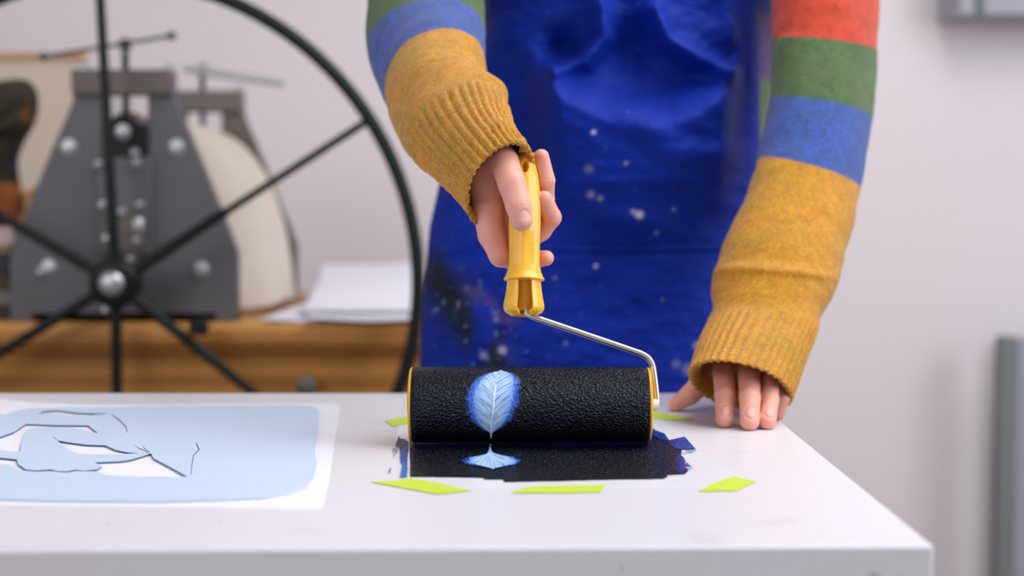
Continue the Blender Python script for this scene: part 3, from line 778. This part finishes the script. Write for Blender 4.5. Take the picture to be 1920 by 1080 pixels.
def capsule(X, a, b, ra, rb):
    a = np.array(a, np.float32); b = np.array(b, np.float32); d = b - a; L = float(d @ d)
    t = np.clip(((X - a) @ d) / L, 0, 1); q = X - a - t[..., None] * d
    return np.sqrt((q * q).sum(-1)) - (ra + (rb - ra) * t)
def smin(a, b, k):
    h = np.clip(.5 + .5 * (b - a) / k, 0, 1); return b + (a - b) * h - k * h * (1 - h)
def grid3(lo, hi, h):
    ax = [np.arange(lo[i], hi[i], h, dtype=np.float32) for i in range(3)]
    return np.stack(np.meshgrid(*ax, indexing='ij'), -1)
def chain(X, pts, k=.003):
    F = None
    for (a, ra), (b, rb) in zip(pts, pts[1:]):
        f = capsule(X, a, b, ra, rb); F = f if F is None else smin(F, f, k)
    return F
def build_hand(fingers, palm, h=.0009, kf=.0065, creases=(), nails=()):
    allp = [p for c in fingers + [palm] for p in c]
    lo = np.min([np.array(p) - r for p, r in allp], 0) - .006; hi = np.max([np.array(p) + r for p, r in allp], 0) + .006
    X = grid3(lo, hi, h)
    P = chain(X, palm, .012)
    Fs = None
    for c in fingers:
        f = chain(X, c, .0022)
        g = smin(P, f, kf)
        Fs = g if Fs is None else smin(Fs, g, .0012)
    for c, dr, amp, wd in creases:       # shallow skin folds across knuckles: a ring around a joint
        q = X - np.array(c, np.float32); al = q @ np.array(dr, np.float32); rr = np.sqrt((q * q).sum(-1))
        Fs = Fs + amp * np.exp(-(al / wd) ** 2) * np.clip(1.6 - rr / .010, 0, 1)
    for c, nrm, dr, wd, ln in nails:     # nail plate: shallow groove round an oval
        q = X - np.array(c, np.float32); nrm = np.array(nrm); dr = np.array(dr); sd = np.cross(nrm, dr)
        u = (q @ sd.astype(np.float32)) / wd; v = (q @ dr.astype(np.float32)) / ln; z = q @ nrm.astype(np.float32)
        e = np.sqrt(u * u + v * v); Fs = Fs + .0007 * np.exp(-((e - 1) / .16) ** 2) * (np.abs(z) < .006) - .0002 * (e < .85) * (np.abs(z) < .006)
    return surface_nets(Fs.astype(np.float32), lo, h)
base_skin = np.array([.86, .43, .345])
def skin_cols(V, spots):
    C = np.tile(base_skin, (len(V), 1))
    for c, r, col, k in spots:
        d = np.linalg.norm(V - np.array(c), axis=1); t = (np.exp(-(d / r) ** 2) * k)[:, None]; C = C * (1 - t) + np.array(col) * t
    return C
RED = (.80, .27, .21); NAIL = (.88, .56, .50)
def YH(py): return PL(983, py).y
def HP(px, py, dy): return tuple(W(px, py, YH(py) + dy))

# hand on the roller handle
thumb = [(HP(918, 262, .004), .0125), (HP(945, 305, -.012), .0115), (HP(960, 345, -.0215), .0106), (HP(972, 385, -.0235), .0100), (HP(978, 413, -.0225), .0086)]
index = [(HP(913, 392, .016), .0120), (HP(922, 440, .014), .0108), (HP(938, 479, .014), .0090), (HP(962, 486, .0245), .0082), (HP(990, 487, .0245), .0076), (HP(1024, 484, .012), .0062)]
middle = [(HP(925, 380, .024), .0120), (HP(950, 440, .034), .0098), (HP(985, 452, .030), .0086), (HP(1015, 432, .022), .0080), (HP(1035, 408, .010), .0074), (HP(1020, 374, .000), .0070)]
ring = [(HP(935, 345, .030), .0115), (HP(965, 405, .038), .0095), (HP(1000, 398, .032), .0082), (HP(1021, 375, .022), .0078), (HP(1024, 338, .008), .0070), (HP(1015, 294, .001), .0062)]
pinky = [(HP(935, 310, .034), .0105), (HP(965, 360, .040), .0085), (HP(995, 350, .036), .0074), (HP(1006, 325, .026), .0068), (HP(1003, 300, .020), .0060)]
palm = [(HP(915, 385, .016), .0125), (HP(912, 330, .020), .0155), (HP(925, 300, .030), .0165), (HP(905, 262, .040), .0190), (HP(880, 225, .075), .0225)]
palm2 = palm[:]
fingers = [thumb, index, middle, ring, pinky, [(HP(930, 370, .028), .012), (HP(930, 300, .030), .014)]]
tn = (.28, -.95, .10); tn = tuple(np.array(tn) / np.linalg.norm(tn))
tip = Vector(HP(978, 413, -.0225)); td = (Vector(HP(978, 413, -.0225)) - Vector(HP(972, 385, -.0235))).normalized()
nn_ = Vector(tn); nn_ = (nn_ - td * nn_.dot(td)).normalized(); nc = tip + nn_ * .0083 + td * .0005
crs = []
def crease(ch, i, amp=.0004, wd=.0009):
    a, b, c = (Vector(ch[k][0]) for k in (i - 1, i, i + 1)); d = (c - a).normalized()
    for off in (-.0028, 0, .0028): crs.append((tuple(b + d * off), tuple(d), amp, wd))
crease(thumb, 3); crease(index, 2); crease(middle, 4); crease(ring, 4)
hv, hf = build_hand(fingers, palm, creases=crs, nails=[(tuple(nc), tuple(nn_), tuple(td), .0058, .0066)])
spots = [(HP(1020, 374, -.004), .008, RED, .35), (HP(1024, 484, .008), .009, RED, .35), (HP(1015, 294, -.004), .008, RED, .4), (HP(1035, 408, .006), .008, RED, .4), (HP(978, 415, -.03), .008, RED, .25), (tuple(nc), .0045, NAIL, .8),
         (HP(915, 392, .0), .012, RED, .22), (HP(938, 484, .006), .012, RED, .45), (HP(960, 345, -.033), .008, RED, .12), (HP(925, 445, 0), .012, RED, .25)]
hc = skin_cols(hv, spots)
# hand resting on the table
TC = lambda px, py, Y, r: (tuple(W(px, py, Y)), r)
def tipc(px, pyb, r):          # fingertip whose underside touches the table
    g = G(px, pyb); return (g.x, g.y + r * .5, TZ + r * .93), r
i2 = [TC(1388, 632, 1.258, .0120), TC(1359, 668, 1.240, .0108), TC(1357, 698, 1.213, .0093), TC(1359, 742, 1.182, .0085), tipc(1360, 803, .0076)]
m2 = [TC(1408, 628, 1.258, .0120), TC(1401, 662, 1.240, .0108), TC(1404, 696, 1.206, .0096), TC(1406, 745, 1.168, .0088), tipc(1407, 808, .0080)]
r2 = [TC(1425, 634, 1.260, .0115), TC(1434, 672, 1.242, .0100), TC(1442, 708, 1.211, .0086), TC(1443, 750, 1.178, .0078), tipc(1440, 806, .0073)]
p2 = [TC(1436, 645, 1.262, .0105), TC(1450, 680, 1.245, .0090), TC(1466, 716, 1.222, .0076), TC(1465, 748, 1.208, .0068), tipc(1459, 789, .0062)]
t2 = [TC(1385, 650, 1.275, .0140), TC(1352, 688, 1.268, .0125), TC(1322, 712, 1.262, .0108), TC(1294, 740, 1.258, .0090), tipc(1268, 772, .0064)]
pl2 = [TC(1405, 650, 1.258, .0150), TC(1400, 620, 1.272, .0190), TC(1410, 580, 1.288, .0230), TC(1430, 530, 1.31, .0240)]
crs = []
for ch in (i2, m2, r2): crease(ch, 3, .00035, .0009); crease(ch, 2, .0004, .0011)
crease(t2, 3)
nl = []
for ch in (i2, m2, r2):
    a = Vector(ch[-2][0]); b = Vector(ch[-1][0]); d = (b - a).normalized(); nv_ = Vector((0, -1, .25)); nv_ = (nv_ - d * nv_.dot(d)).normalized()
    nl.append((tuple(b + nv_ * ch[-1][1] - d * .0035), tuple(nv_), tuple(d), .0050, .0058))
gv2, gf2 = build_hand([i2, m2, r2, p2, t2], pl2, creases=crs, nails=nl)
gv2[:, 2] = np.maximum(gv2[:, 2], TZ + .0002)
spots = [(c[-1][0], .010, RED, .42) for c in (i2, m2, r2, p2, t2)] + [(c[2][0], .009, RED, .3) for c in (i2, m2, r2)] + [(n_[0], .0042, NAIL, .5) for n_ in nl] + [(t2[3][0], .02, (.72, .26, .18), .35)]  # last spot paints shade onto the resting thumb
gc2 = skin_cols(gv2, spots)

#        cx    cy    sx  sy   nx   ny   depth  half depth
LS = [(935, -178, 8, 82, 0, 0, 1.595, .066), (845, -160, 62, 62, 0, -10, 1.55, .060), (802, -105, 104, 2, 0, -40, 1.465, .055), (797, -15, 108, 2, 2, -62, 1.42, .050), (801, 78, 111, -10, 4, -80, 1.355, .036),
      (815, 150, 95, -22, -3, -94, 1.295, .030), (824, 186, 93, -26, -6, -84, 1.25, .030), (846, 222, 92, -45, -14, -70, 1.21, .030), (869, 252, 82, -52, -20, -58, 1.18, .030), (893, 283, 68, -55, -24, -56, 1.155, .029), (918, 315, 61, -55, -24, -56, 1.13, .028), (940, 346, 61, -55, -22, -60, 1.114, .027)]
RSs = [(1430, -178, 8, -82, 0, 0, 1.595, .066), (1512, -160, 62, -62, 0, -5, 1.55, .060), (1545, -105, 101, 3, 0, -10, 1.47, .055), (1548, 0, 102, 6, 0, -12, 1.45, .055), (1546, 88, 99, 10, -4, -14, 1.43, .052), (1540, 207, 97, 16, -6, -18, 1.40, .050),
       (1516, 328, 97, 25, -8, -20, 1.37, .048), (1498, 398, 101, 26, -8, -12, 1.345, .048), (1471, 468, 111, 18, -5, -10, 1.32, .047), (1450, 535, 116, 6, -4, -14, 1.30, .045), (1437, 590, 103, 5, -4, -12, 1.275, .039), (1414, 655, 101, 10, -6, -22, 1.238, .044), (1388, 724, 96, 20, -2, -44, 1.205, .050)]
# the rest of the body, blended into one surface
SH_R = Vector(W(800, -390, 1.53)); SH_L = Vector(W(1562, -390, 1.53)); SH_R.z = SH_L.z = 1.33
cx = (SH_R.x + SH_L.x) / 2
EL_R = Vector(W(800, 60, 1.40)); EL_L = Vector(W(1515, 330, 1.385))
def body():
    h = .0085; X = grid3((cx - .42, 1.12, 0), (cx + .42, 1.82, 1.72), h)
    hip = Vector((cx - .02, 1.60, .80))
    F = capsule(X, (cx - .04, 1.62, .84), (cx + .02, 1.62, .84), .098, .098)
    def ell(c, r, k):
        nonlocal F
        q = (X - np.array(c, np.float32)) / np.array(r, np.float32); d = np.sqrt((q * q).sum(-1)); F = smin(F, (d - 1) * min(r), k)
    def cap(a, b, ra, rb, k=.03):
        nonlocal F
        F = smin(F, capsule(X, a, b, ra, rb), k)
    ell((cx - .01, 1.63, .98), (.125, .085, .16), .04); ell((cx, 1.63, 1.18), (.13, .085, .17), .05)
    cap((SH_R.x + .05, 1.60, 1.30), (SH_L.x - .05, 1.60, 1.30), .048, .048, .04)
    cap((cx, 1.60, 1.33), (cx, 1.56, 1.44), .052, .048, .03)
    ell((cx, 1.535, 1.535), (.075, .095, .112), .015); ell((cx, 1.505, 1.485), (.055, .06, .06), .03)
    cap((cx, 1.445, 1.535), (cx, 1.425, 1.508), .008, .013, .012)       # nose
    cap((cx - .022, 1.448, 1.470), (cx + .022, 1.448, 1.470), .006, .006, .008)    # lips
    for s in (-1, 1):
        cap((cx + s * .045, 1.465, 1.558), (cx + s * .018, 1.452, 1.560), .007, .007, .012)   # brow
        ell((cx + s * .078, 1.54, 1.525), (.010, .018, .032), .006)     # ear
        hx = cx - .022 + s * .095
        cap((hx, 1.59, .80), (hx + s * .005, 1.60, .46), .082, .056); cap((hx + s * .005, 1.60, .46), (hx + s * .006, 1.64, .09), .054, .036)
        cap((hx + s * .006, 1.64, .06), (hx + s * .012, 1.48, .035), .034, .028, .02)
    for S, n_ in ((LS, 9), (RSs, 11)):
        pp_ = [tuple(W(q[0], q[1], q[6])) for q in S[1:n_]]; rr_ = np.interp(np.arange(len(pp_)), [0, 2, len(pp_) - 1], [.020, .030, .024])
        for a_, b_, ra_, rb_ in zip(pp_, pp_[1:], rr_, rr_[1:]): cap(a_, b_, float(ra_), float(rb_), .01)
    cap((SH_R.x + .06, 1.60, 1.30), W(LS[1][0], LS[1][1], LS[1][6]), .036, .020); cap((SH_L.x - .06, 1.60, 1.30), W(RSs[1][0], RSs[1][1], RSs[1][6]), .036, .020)
    return surface_nets(F.astype(np.float32), np.array((cx - .42, 1.12, 0)), h)
bv, bf = body(); bc = np.tile(base_skin, (len(bv), 1))
allV = np.concatenate([bv, hv, gv2]); allF = np.concatenate([bf, hf + len(bv), gf2 + len(bv) + len(hv)]); allC = np.concatenate([bc, hc, gc2])
bo = mesh('body', allV, allF.tolist(), skin_mat, person, colors=allC)
# eyes and hair
for s in (-1, 1):
    mb = MB(); mb.sphere((cx + s * .030, 1.4565, 1.537), .0125); ey_ = mb.build('eye', paper_mat, person); mb = MB(); mb.sphere((cx + s * .030, 1.4455, 1.537), .0045, 1, .5, 1); mb.build('iris', black_metal, ey_)
V = []; F = []; nA, nB = 48, 26
for j in range(nB):
    t = j / (nB - 1)
    for k in range(nA):
        a = 2 * math.pi * k / nA; fr = max(0, -math.sin(a))
        zb = 1.36 + .235 * sstep(.3, .8, fr); ph = t * math.pi * .5
        if t < .6: th = t / .6 * math.pi / 2; rr = math.sin(th); z = 1.545 + .122 * math.cos(th)
        else: rr = 1.0 + .03 * (t - .6); z = 1.545 + (zb - 1.545) * (t - .6) / .4
        if zb > 1.545: z = max(z, zb) if t >= .6 else max(z, zb)
        st_ = 1 + .02 * math.sin(a * 22 + t * 3)
        V.append((cx + .088 * rr * math.cos(a) * st_, 1.545 + .105 * rr * math.sin(a) * st_, z))
for j in range(nB - 1):
    for k in range(nA): F.append((j * nA + k, j * nA + (k + 1) % nA, (j + 1) * nA + (k + 1) % nA, (j + 1) * nA + k))
mesh('hair', V, F, M_plain('brown_hair', (.10, .05, .025, 1), .5, ns=90, bumpd=.002), person)

# sleeves ---------------------------------------------------------------
YEL = np.array([.60, .275, .013]); BLU = np.array([.045, .10, .40]); GRN = np.array([.075, .145, .050]); REDS = np.array([.62, .055, .020]); PUR = np.array([.10, .05, .16])
def sleeve_mesh(name, st, vrange, stripes, parent, ribs=None, nth=260, per=22, label=None, wrinkle=0, seed=0, rim=False, puff=None):
    A = catmull(st, per); nst = len(A)
    v = np.arange(nst) / per
    keep = (v >= vrange[0] - 1e-6) & (v <= vrange[1] + 1e-6); A = A[keep]; v = v[keep]
    V = []; C = []; th = np.linspace(0, 2 * math.pi, nth, endpoint=False)
    for a, vv in zip(A, v):
        px, py, sx, sy, nx_, ny_, Y, dd = a
        f = np.ones(nth)
        if ribs:
            r0, amp, cnt = ribs; k = float(sstep(r0, r0 + .35, vv))
            f = 1 + amp * k * (np.abs(np.cos(th * cnt / 2)) ** .7 - .6) 
        if wrinkle:
            f = f + wrinkle * (fbm(np.cos(th) * 1.3 + 5 + vv * .25, np.sin(th) * 1.3 + vv * 2.1, 3, seed) - .5)
        if puff:
            v0, wv_, am, tc_, pw = puff; f = f + am * math.exp(-((vv - v0) / wv_) ** 2) * np.maximum(0, np.cos(th - tc_)) ** pw
        ex = np.sign(np.cos(th)) * np.abs(np.cos(th)) ** .92; ey = np.sin(th)
        for t in range(nth):
            x = px + f[t] * (ex[t] * sx + ey[t] * nx_); y = py + f[t] * (ex[t] * sy + ey[t] * ny_)
            V.append(W(x, y, Y - f[t] * ey[t] * dd))
        col = stripes[0][1]
        for s0, c in stripes:
            if vv >= s0: col = c
        C += [col] * nth
    m = len(A)
    if rim:                    # turn the edge inward so the cuff has thickness
        ctr = np.mean(np.array(V[-nth:]), 0); last = [Vector(p) for p in V[-nth:]]
        prev = [Vector(p) for p in V[-3 * nth:-2 * nth]]
        for sc_, back in ((.965, -.35), (.93, .1), (.90, 1.5), (.885, 6.0)):
            for p, q in zip(last, prev):
                c = Vector(ctr); V.append(c + (p - c) * sc_ + (q - p) * back); C.append(C[-1] * 1.0)
            m += 1
    F = [(i * nth + k, i * nth + (k + 1) % nth, (i + 1) * nth + (k + 1) % nth, (i + 1) * nth + k) for i in range(m - 1) for k in range(nth)]
    return V, F, np.array(C)
# torso of the sweater
def torso():
    V = []; C = []; F = []; n = 90
    zz = np.linspace(.80, 1.40, 60)
    for z in zz:
        k = z
        lr = np.interp(z, [.86, 1.0, 1.08, 1.18, 1.28, 1.34, 1.38, 1.40], [.15, .15, .158, .172, .175, .160, .10, .055])
        yr = np.interp(z, [.86, 1.0, 1.08, 1.18, 1.28, 1.34, 1.38, 1.40], [.115, .10, .093, .096, .096, .085, .07, .055])
        for i in range(n):
            a = 2 * math.pi * i / n; V.append((cx + lr * math.cos(a), 1.625 + yr * math.sin(a), z))
            b = int((z - .80) / .075) % 9; C.append([YEL, BLU, YEL, BLU, GRN, PUR, REDS, PUR, BLU][b])  # torso purple band is painted dark where shade falls between apron and sleeve
    for j in range(len(zz) - 1):
        for i in range(n): F.append((j * n + i, j * n + (i + 1) % n, (j + 1) * n + (i + 1) % n, (j + 1) * n + i))
    return V, F, np.array(C)
tv, tf, tc = torso()
def yoke():
    V = []; F = []; n = 48; xs = np.linspace(SH_R.x + .015, SH_L.x - .015, 40)
    for x in xs:
        u = (x - xs[0]) / (xs[-1] - xs[0]) * 2 - 1; r = .078 * (1 - .35 * u ** 6); zc = 1.30 + .03 * math.exp(-(u / .4) ** 2)
        for k in range(n):
            t = 2 * math.pi * k / n; V.append((x, 1.60 + r * math.cos(t), zc + r * .85 * math.sin(t)))
    for j in range(39):
        for k in range(n): F.append((j * n + k, j * n + (k + 1) % n, (j + 1) * n + (k + 1) % n, (j + 1) * n + k))
    return V, F, np.tile(BLU, (len(V), 1))
yv, yf_, yc_ = yoke()
strL = [(0, YEL), (1.0, BLU), (1.6, PUR), (2.1, REDS), (2.85, REDS), (3.0, GRN), (4.0, BLU), (5.0, YEL)]
strR = [(0, YEL), (1, BLU), (2.0, PUR), (2.6, REDS), (4.0, GRN), (5.0, BLU), (6.0, YEL)]
lv, lf, lc = sleeve_mesh('s', LS, (0, 7.4), strL, None, wrinkle=.10, seed=3, puff=(7.1, .35, .14, 0.1, 4))
rv, rf, rc = sleeve_mesh('s', RSs, (0, 9.95), strR, None, wrinkle=.07, seed=8, puff=(8.75, .16, .10, 1.6, 1.2))
def cat(parts):
    V = []; F = []; C = []; o = 0
    for v, f, c in parts:
        V += [tuple(p) for p in v]; F += [tuple(i + o for i in q) for q in f]; C.append(np.array(c)); o += len(v)
    return V, F, np.concatenate(C)
V, F, C = cat([(tv, tf, tc), (yv, yf_, yc_), (lv, lf, lc), (rv, rf, rc)])
sw = mesh('sweater', V, F, wool_mat, person, colors=C); sw['label'] = 'wool sweater with mustard, blue, green and red stripes'
v_, f_, c_ = sleeve_mesh('s', LS, (7.35, 11), [(0, YEL)], None, ribs=(7.3, .07, 34), wrinkle=.10, seed=3, rim=True, puff=(7.1, .35, .14, 0.1, 4))
mesh('cuff', v_, f_, wool_mat, sw, colors=c_)['label'] = 'ribbed mustard cuff'
v_, f_, c_ = sleeve_mesh('s', RSs, (9.9, 12), [(0, YEL)], None, ribs=(9.95, .085, 36), wrinkle=.07, seed=8, rim=True, puff=(8.75, .16, .10, 1.6, 1.2))
mesh('cuff', v_, f_, wool_mat, sw, colors=c_)['label'] = 'ribbed mustard cuff'

# apron -------------------------------------------------------------------
AY = 1.46
def seg_d(X, Y, P):
    D = np.full(X.shape, 1e9)
    for (x0, y0), (x1, y1) in zip(P, P[1:]):
        dx, dy = x1 - x0, y1 - y0; t = np.clip(((X - x0) * dx + (Y - y0) * dy) / (dx * dx + dy * dy), 0, 1)
        D = np.minimum(D, np.hypot(X - x0 - t * dx, Y - y0 - t * dy))
    return D
def apron():
    nu, nv = 300, 420
    u = np.linspace(-1, 1, nu); py = np.concatenate([np.linspace(-170, 740, 360), np.linspace(744, 1350, nv - 360)])
    U, PY = np.meshgrid(u, py)
    Lx = np.interp(PY, [-420, -250, -100, 50, 200, 340, 430, 550, 720, 900, 1350], [1010, 960, 935, 905, 868, 815, 795, 785, 775, 768, 760])
    Rx = np.interp(PY, [-420, -250, -100, 50, 200, 340, 430, 550, 720, 900, 1350], [1360, 1405, 1440, 1453, 1453, 1455, 1460, 1465, 1472, 1478, 1485])
    X = (Lx + Rx) / 2 + (Rx - Lx) / 2 * np.sin(U * math.pi / 2 * .999)
    dep = np.interp(PY, [-420, 100, 430, 740, 1350], [.06, .085, .10, .10, .11])
    Y = AY + dep * (1 - np.sqrt(np.maximum(0, 1 - np.abs(np.sin(U * math.pi / 2)) ** 2.2)))
    Y += np.interp(PY, [-420, 0, 200, 480, 800, 1350], [.045, .015, .004, -.006, -.015, -.02])
    H = np.zeros(X.shape)
    # pouch hanging below the gathered bib
    xs = [960, 1020, 1060, 1110, 1180, 1250, 1310, 1370, 1420]; yc = [60, 105, 132, 150, 168, 160, 142, 118, 60]
    YC = np.interp(X, xs, yc); win = sstep(975, 1050, X) * (1 - sstep(1340, 1415, X))
    low = np.interp(X, [1000, 1100, 1200, 1300, 1400], [60, 80, 95, 80, 50])
    H += .052 * win * sstep(-14, low, PY - YC) * (1 - .9 * sstep(70, 330, PY - YC))
    # the two folds that run down into it and the hollows beside them
    H += .032 * np.exp(-(seg_d(X, PY, [(1105, -40), (1128, 20), (1132, 70), (1095, 115), (1040, 135)]) / 19) ** 2)
    H += .034 * np.exp(-(seg_d(X, PY, [(1228, 20), (1250, 75), (1300, 108), (1368, 132)]) / 19) ** 2)
    H += .010 * np.exp(-(seg_d(X, PY, [(1360, -60), (1372, 10), (1380, 60)]) / 18) ** 2)
    H -= .026 * np.exp(-(((X - 1185) / 34) ** 2 + ((PY - 75) / 70) ** 2))
    H -= .022 * np.exp(-(((X - 1060) / 34) ** 2 + ((PY - 80) / 34) ** 2))
    # soft creases
    H += .011 * np.exp(-(seg_d(X, PY, [(1180, 215), (1260, 290), (1380, 300)]) / 30) ** 2)
    H += .004 * np.exp(-(seg_d(X, PY, [(960, 330), (1100, 345), (1260, 335), (1430, 350)]) / 13) ** 2)
    H += .008 * np.exp(-(seg_d(X, PY, [(1060, 360), (1130, 410), (1230, 420)]) / 26) ** 2)
    H += .0045 * np.exp(-(seg_d(X, PY, [(1300, 360), (1400, 390), (1460, 380)]) / 16) ** 2)
    H += .006 * np.exp(-(seg_d(X, PY, [(810, 470), (860, 560), (960, 700)]) / 26) ** 2)
    H += .016 * (fbm(X * .0085, PY * .011, 3, 12) - .5) + .006 * (fbm(X * .02, PY * .035, 3, 14) - .5)
    # pocket: a layer whose top hem shows as a line
    pk = sstep(938, 946, X) * (1 - sstep(1392, 1400, X)) * sstep(458, 462, PY)
    H += .0035 * pk - .003 * np.exp(-((PY - 474) / 3.0) ** 2) * pk
    ns = np.clip((np.abs(np.sin(U * math.pi / 2)) - .9) / .1, 0, 1)
    Y -= H * (1 - ns)
    c, s = math.cos(PITCH), math.sin(PITCH)
    Xr = (X - 960) / FPX; Yr = (540 - PY) / FPX
    t = AY / (c + Yr * s)
    Px = Xr * t; Pz = CZ + (-s + Yr * c) * t
    # colours: cloth plus dried paint
    C = np.tile(np.array([.0035, .024, .31]), X.shape + (1,))
    def blot(m, col):
        nonlocal C
        m = np.clip(m, 0, 1)[..., None]; C = C * (1 - m) + np.array(col) * m
    # worn, stained areas at the left hip
    m = np.exp(-(seg_d(X, PY, [(810, 520), (850, 575), (900, 640), (930, 710)]) / 44) ** 2) * sstep(.40, .60, fbm(X * .02, PY * .02, 4, 41)); blot(m * 1.15, (.014, .018, .022))
    m = np.exp(-(seg_d(X, PY, [(880, 545), (960, 610)]) / 16) ** 2) * sstep(.45, .62, fbm(X * .04, PY * .06, 3, 43)); blot(m * .8, (.08, .045, .13))
    m = np.exp(-(((X - 860) / 90) ** 2 + ((PY - 560) / 130) ** 2)) * sstep(.72, .86, fbm(X * .04, PY * .06, 3, 47)); blot(m * .7, (.01, .12, .12))
    m = np.exp(-(((X - 870) / 110) ** 2 + ((PY - 620) / 100) ** 2)) * sstep(.72, .80, fbm(X * .07, PY * .07, 3, 49)); blot(m * .7, (.30, .36, .62))
    m = sstep(.84, .88, fbm(X * .07, PY * .07, 3, 55)) * .35; blot(m, (.12, .20, .62))
    for x, y, r, k in [(1108, 252, 4.5, .95), (1116, 498, 4.5, .8), (1194, 402, 8, .85), (1183, 396, 5, .5), (1168, 308, 4, .5), (1100, 318, 9, .22), (906, 668, 8, .55), (942, 656, 8, .6), (1308, 648, 10, .5), (1288, 690, 12, .25), (1265, 680, 9, .25), (860, 350, 4, .4), (1228, 436, 4, .4), (1040, 520, 4, .3), (1260, 392, 4, .3), (1105, 365, 8, .35), (1122, 372, 6, .35), (1240, 560, 3, .3), (1060, 640, 4, .3)]:
        blot(k * np.exp(-(np.hypot(X - x, (PY - y) * 1.05) / r) ** 4), (.62, .60, .72))
    for x, y, r in [(863, 506, 5), (885, 440, 4), (922, 690, 12), (1165, 10, 6)]:
        blot(.6 * np.exp(-(np.hypot(X - x, PY - y) / r) ** 2), (.02, .10, .05))
    P = np.stack([Px, Y, Pz], -1).reshape(-1, 3)
    return P, grid_faces(nu, len(py)), C.reshape(-1, 3)
av, af, ac = apron()
ap = mesh('apron', av, [f[::-1] for f in af], apron_mat, person, colors=ac); md = ap.modifiers.new('thick', 'SOLIDIFY'); md.thickness = .0012; md.offset = -1
ap['label'] = 'deep blue cotton apron with dried paint spots'
for s in (-1, 1):
    p0 = Vector((cx + s * .085, 1.505, 1.325)); pts = catmull([tuple(p0), (cx + s * .075, 1.53, 1.375), (cx + s * .060, 1.58, 1.41), (cx + s * .02, 1.632, 1.425), (cx, 1.636, 1.426)], 6)
    mb = MB(); mb.tube(pts, .0065, n=10); mb.build('neck_strap', M_plain('blue_tape', (.0025, .026, .36, 1), .7, ns=60), ap)
# trousers and shoes below
V = []; F = []; C = []
for s in (-1, 1):
    hx = cx - .022 + s * .095; o = len(V); rows = [(.90, hx - s * .012, 1.60, .100, .11), (.80, hx, 1.60, .10, .105), (.46, hx + s * .005, 1.60, .075, .078), (.08, hx + s * .006, 1.63, .062, .064)]
    rr = catmull(rows, 10); n = 40
    for z, x, y, a, b in rr:
        for k in range(n):
            t = 2 * math.pi * k / n; V.append((x + a * math.cos(t), y + b * math.sin(t), z))
    for j in range(len(rr) - 1):
        for k in range(n): F.append((o + j * n + k, o + j * n + (k + 1) % n, o + (j + 1) * n + (k + 1) % n, o + (j + 1) * n + k))
mesh('trousers', V, F, M_plain('denim', (.03, .05, .12, 1), .8, ns=200, bumpd=.0005), person)
for s in (-1, 1):
    hx = cx - .022 + s * .105; mb = MB()
    mb.sphere((hx, 1.57, .048), .06, .78, 2.15, .78, n=28)
    for v in mb.bm.verts:
        if v.co.z < .004: v.co.z = .002
    mb.build('shoe', M_plain('dark_leather', (.03, .025, .02, 1), .5, ns=30), person)
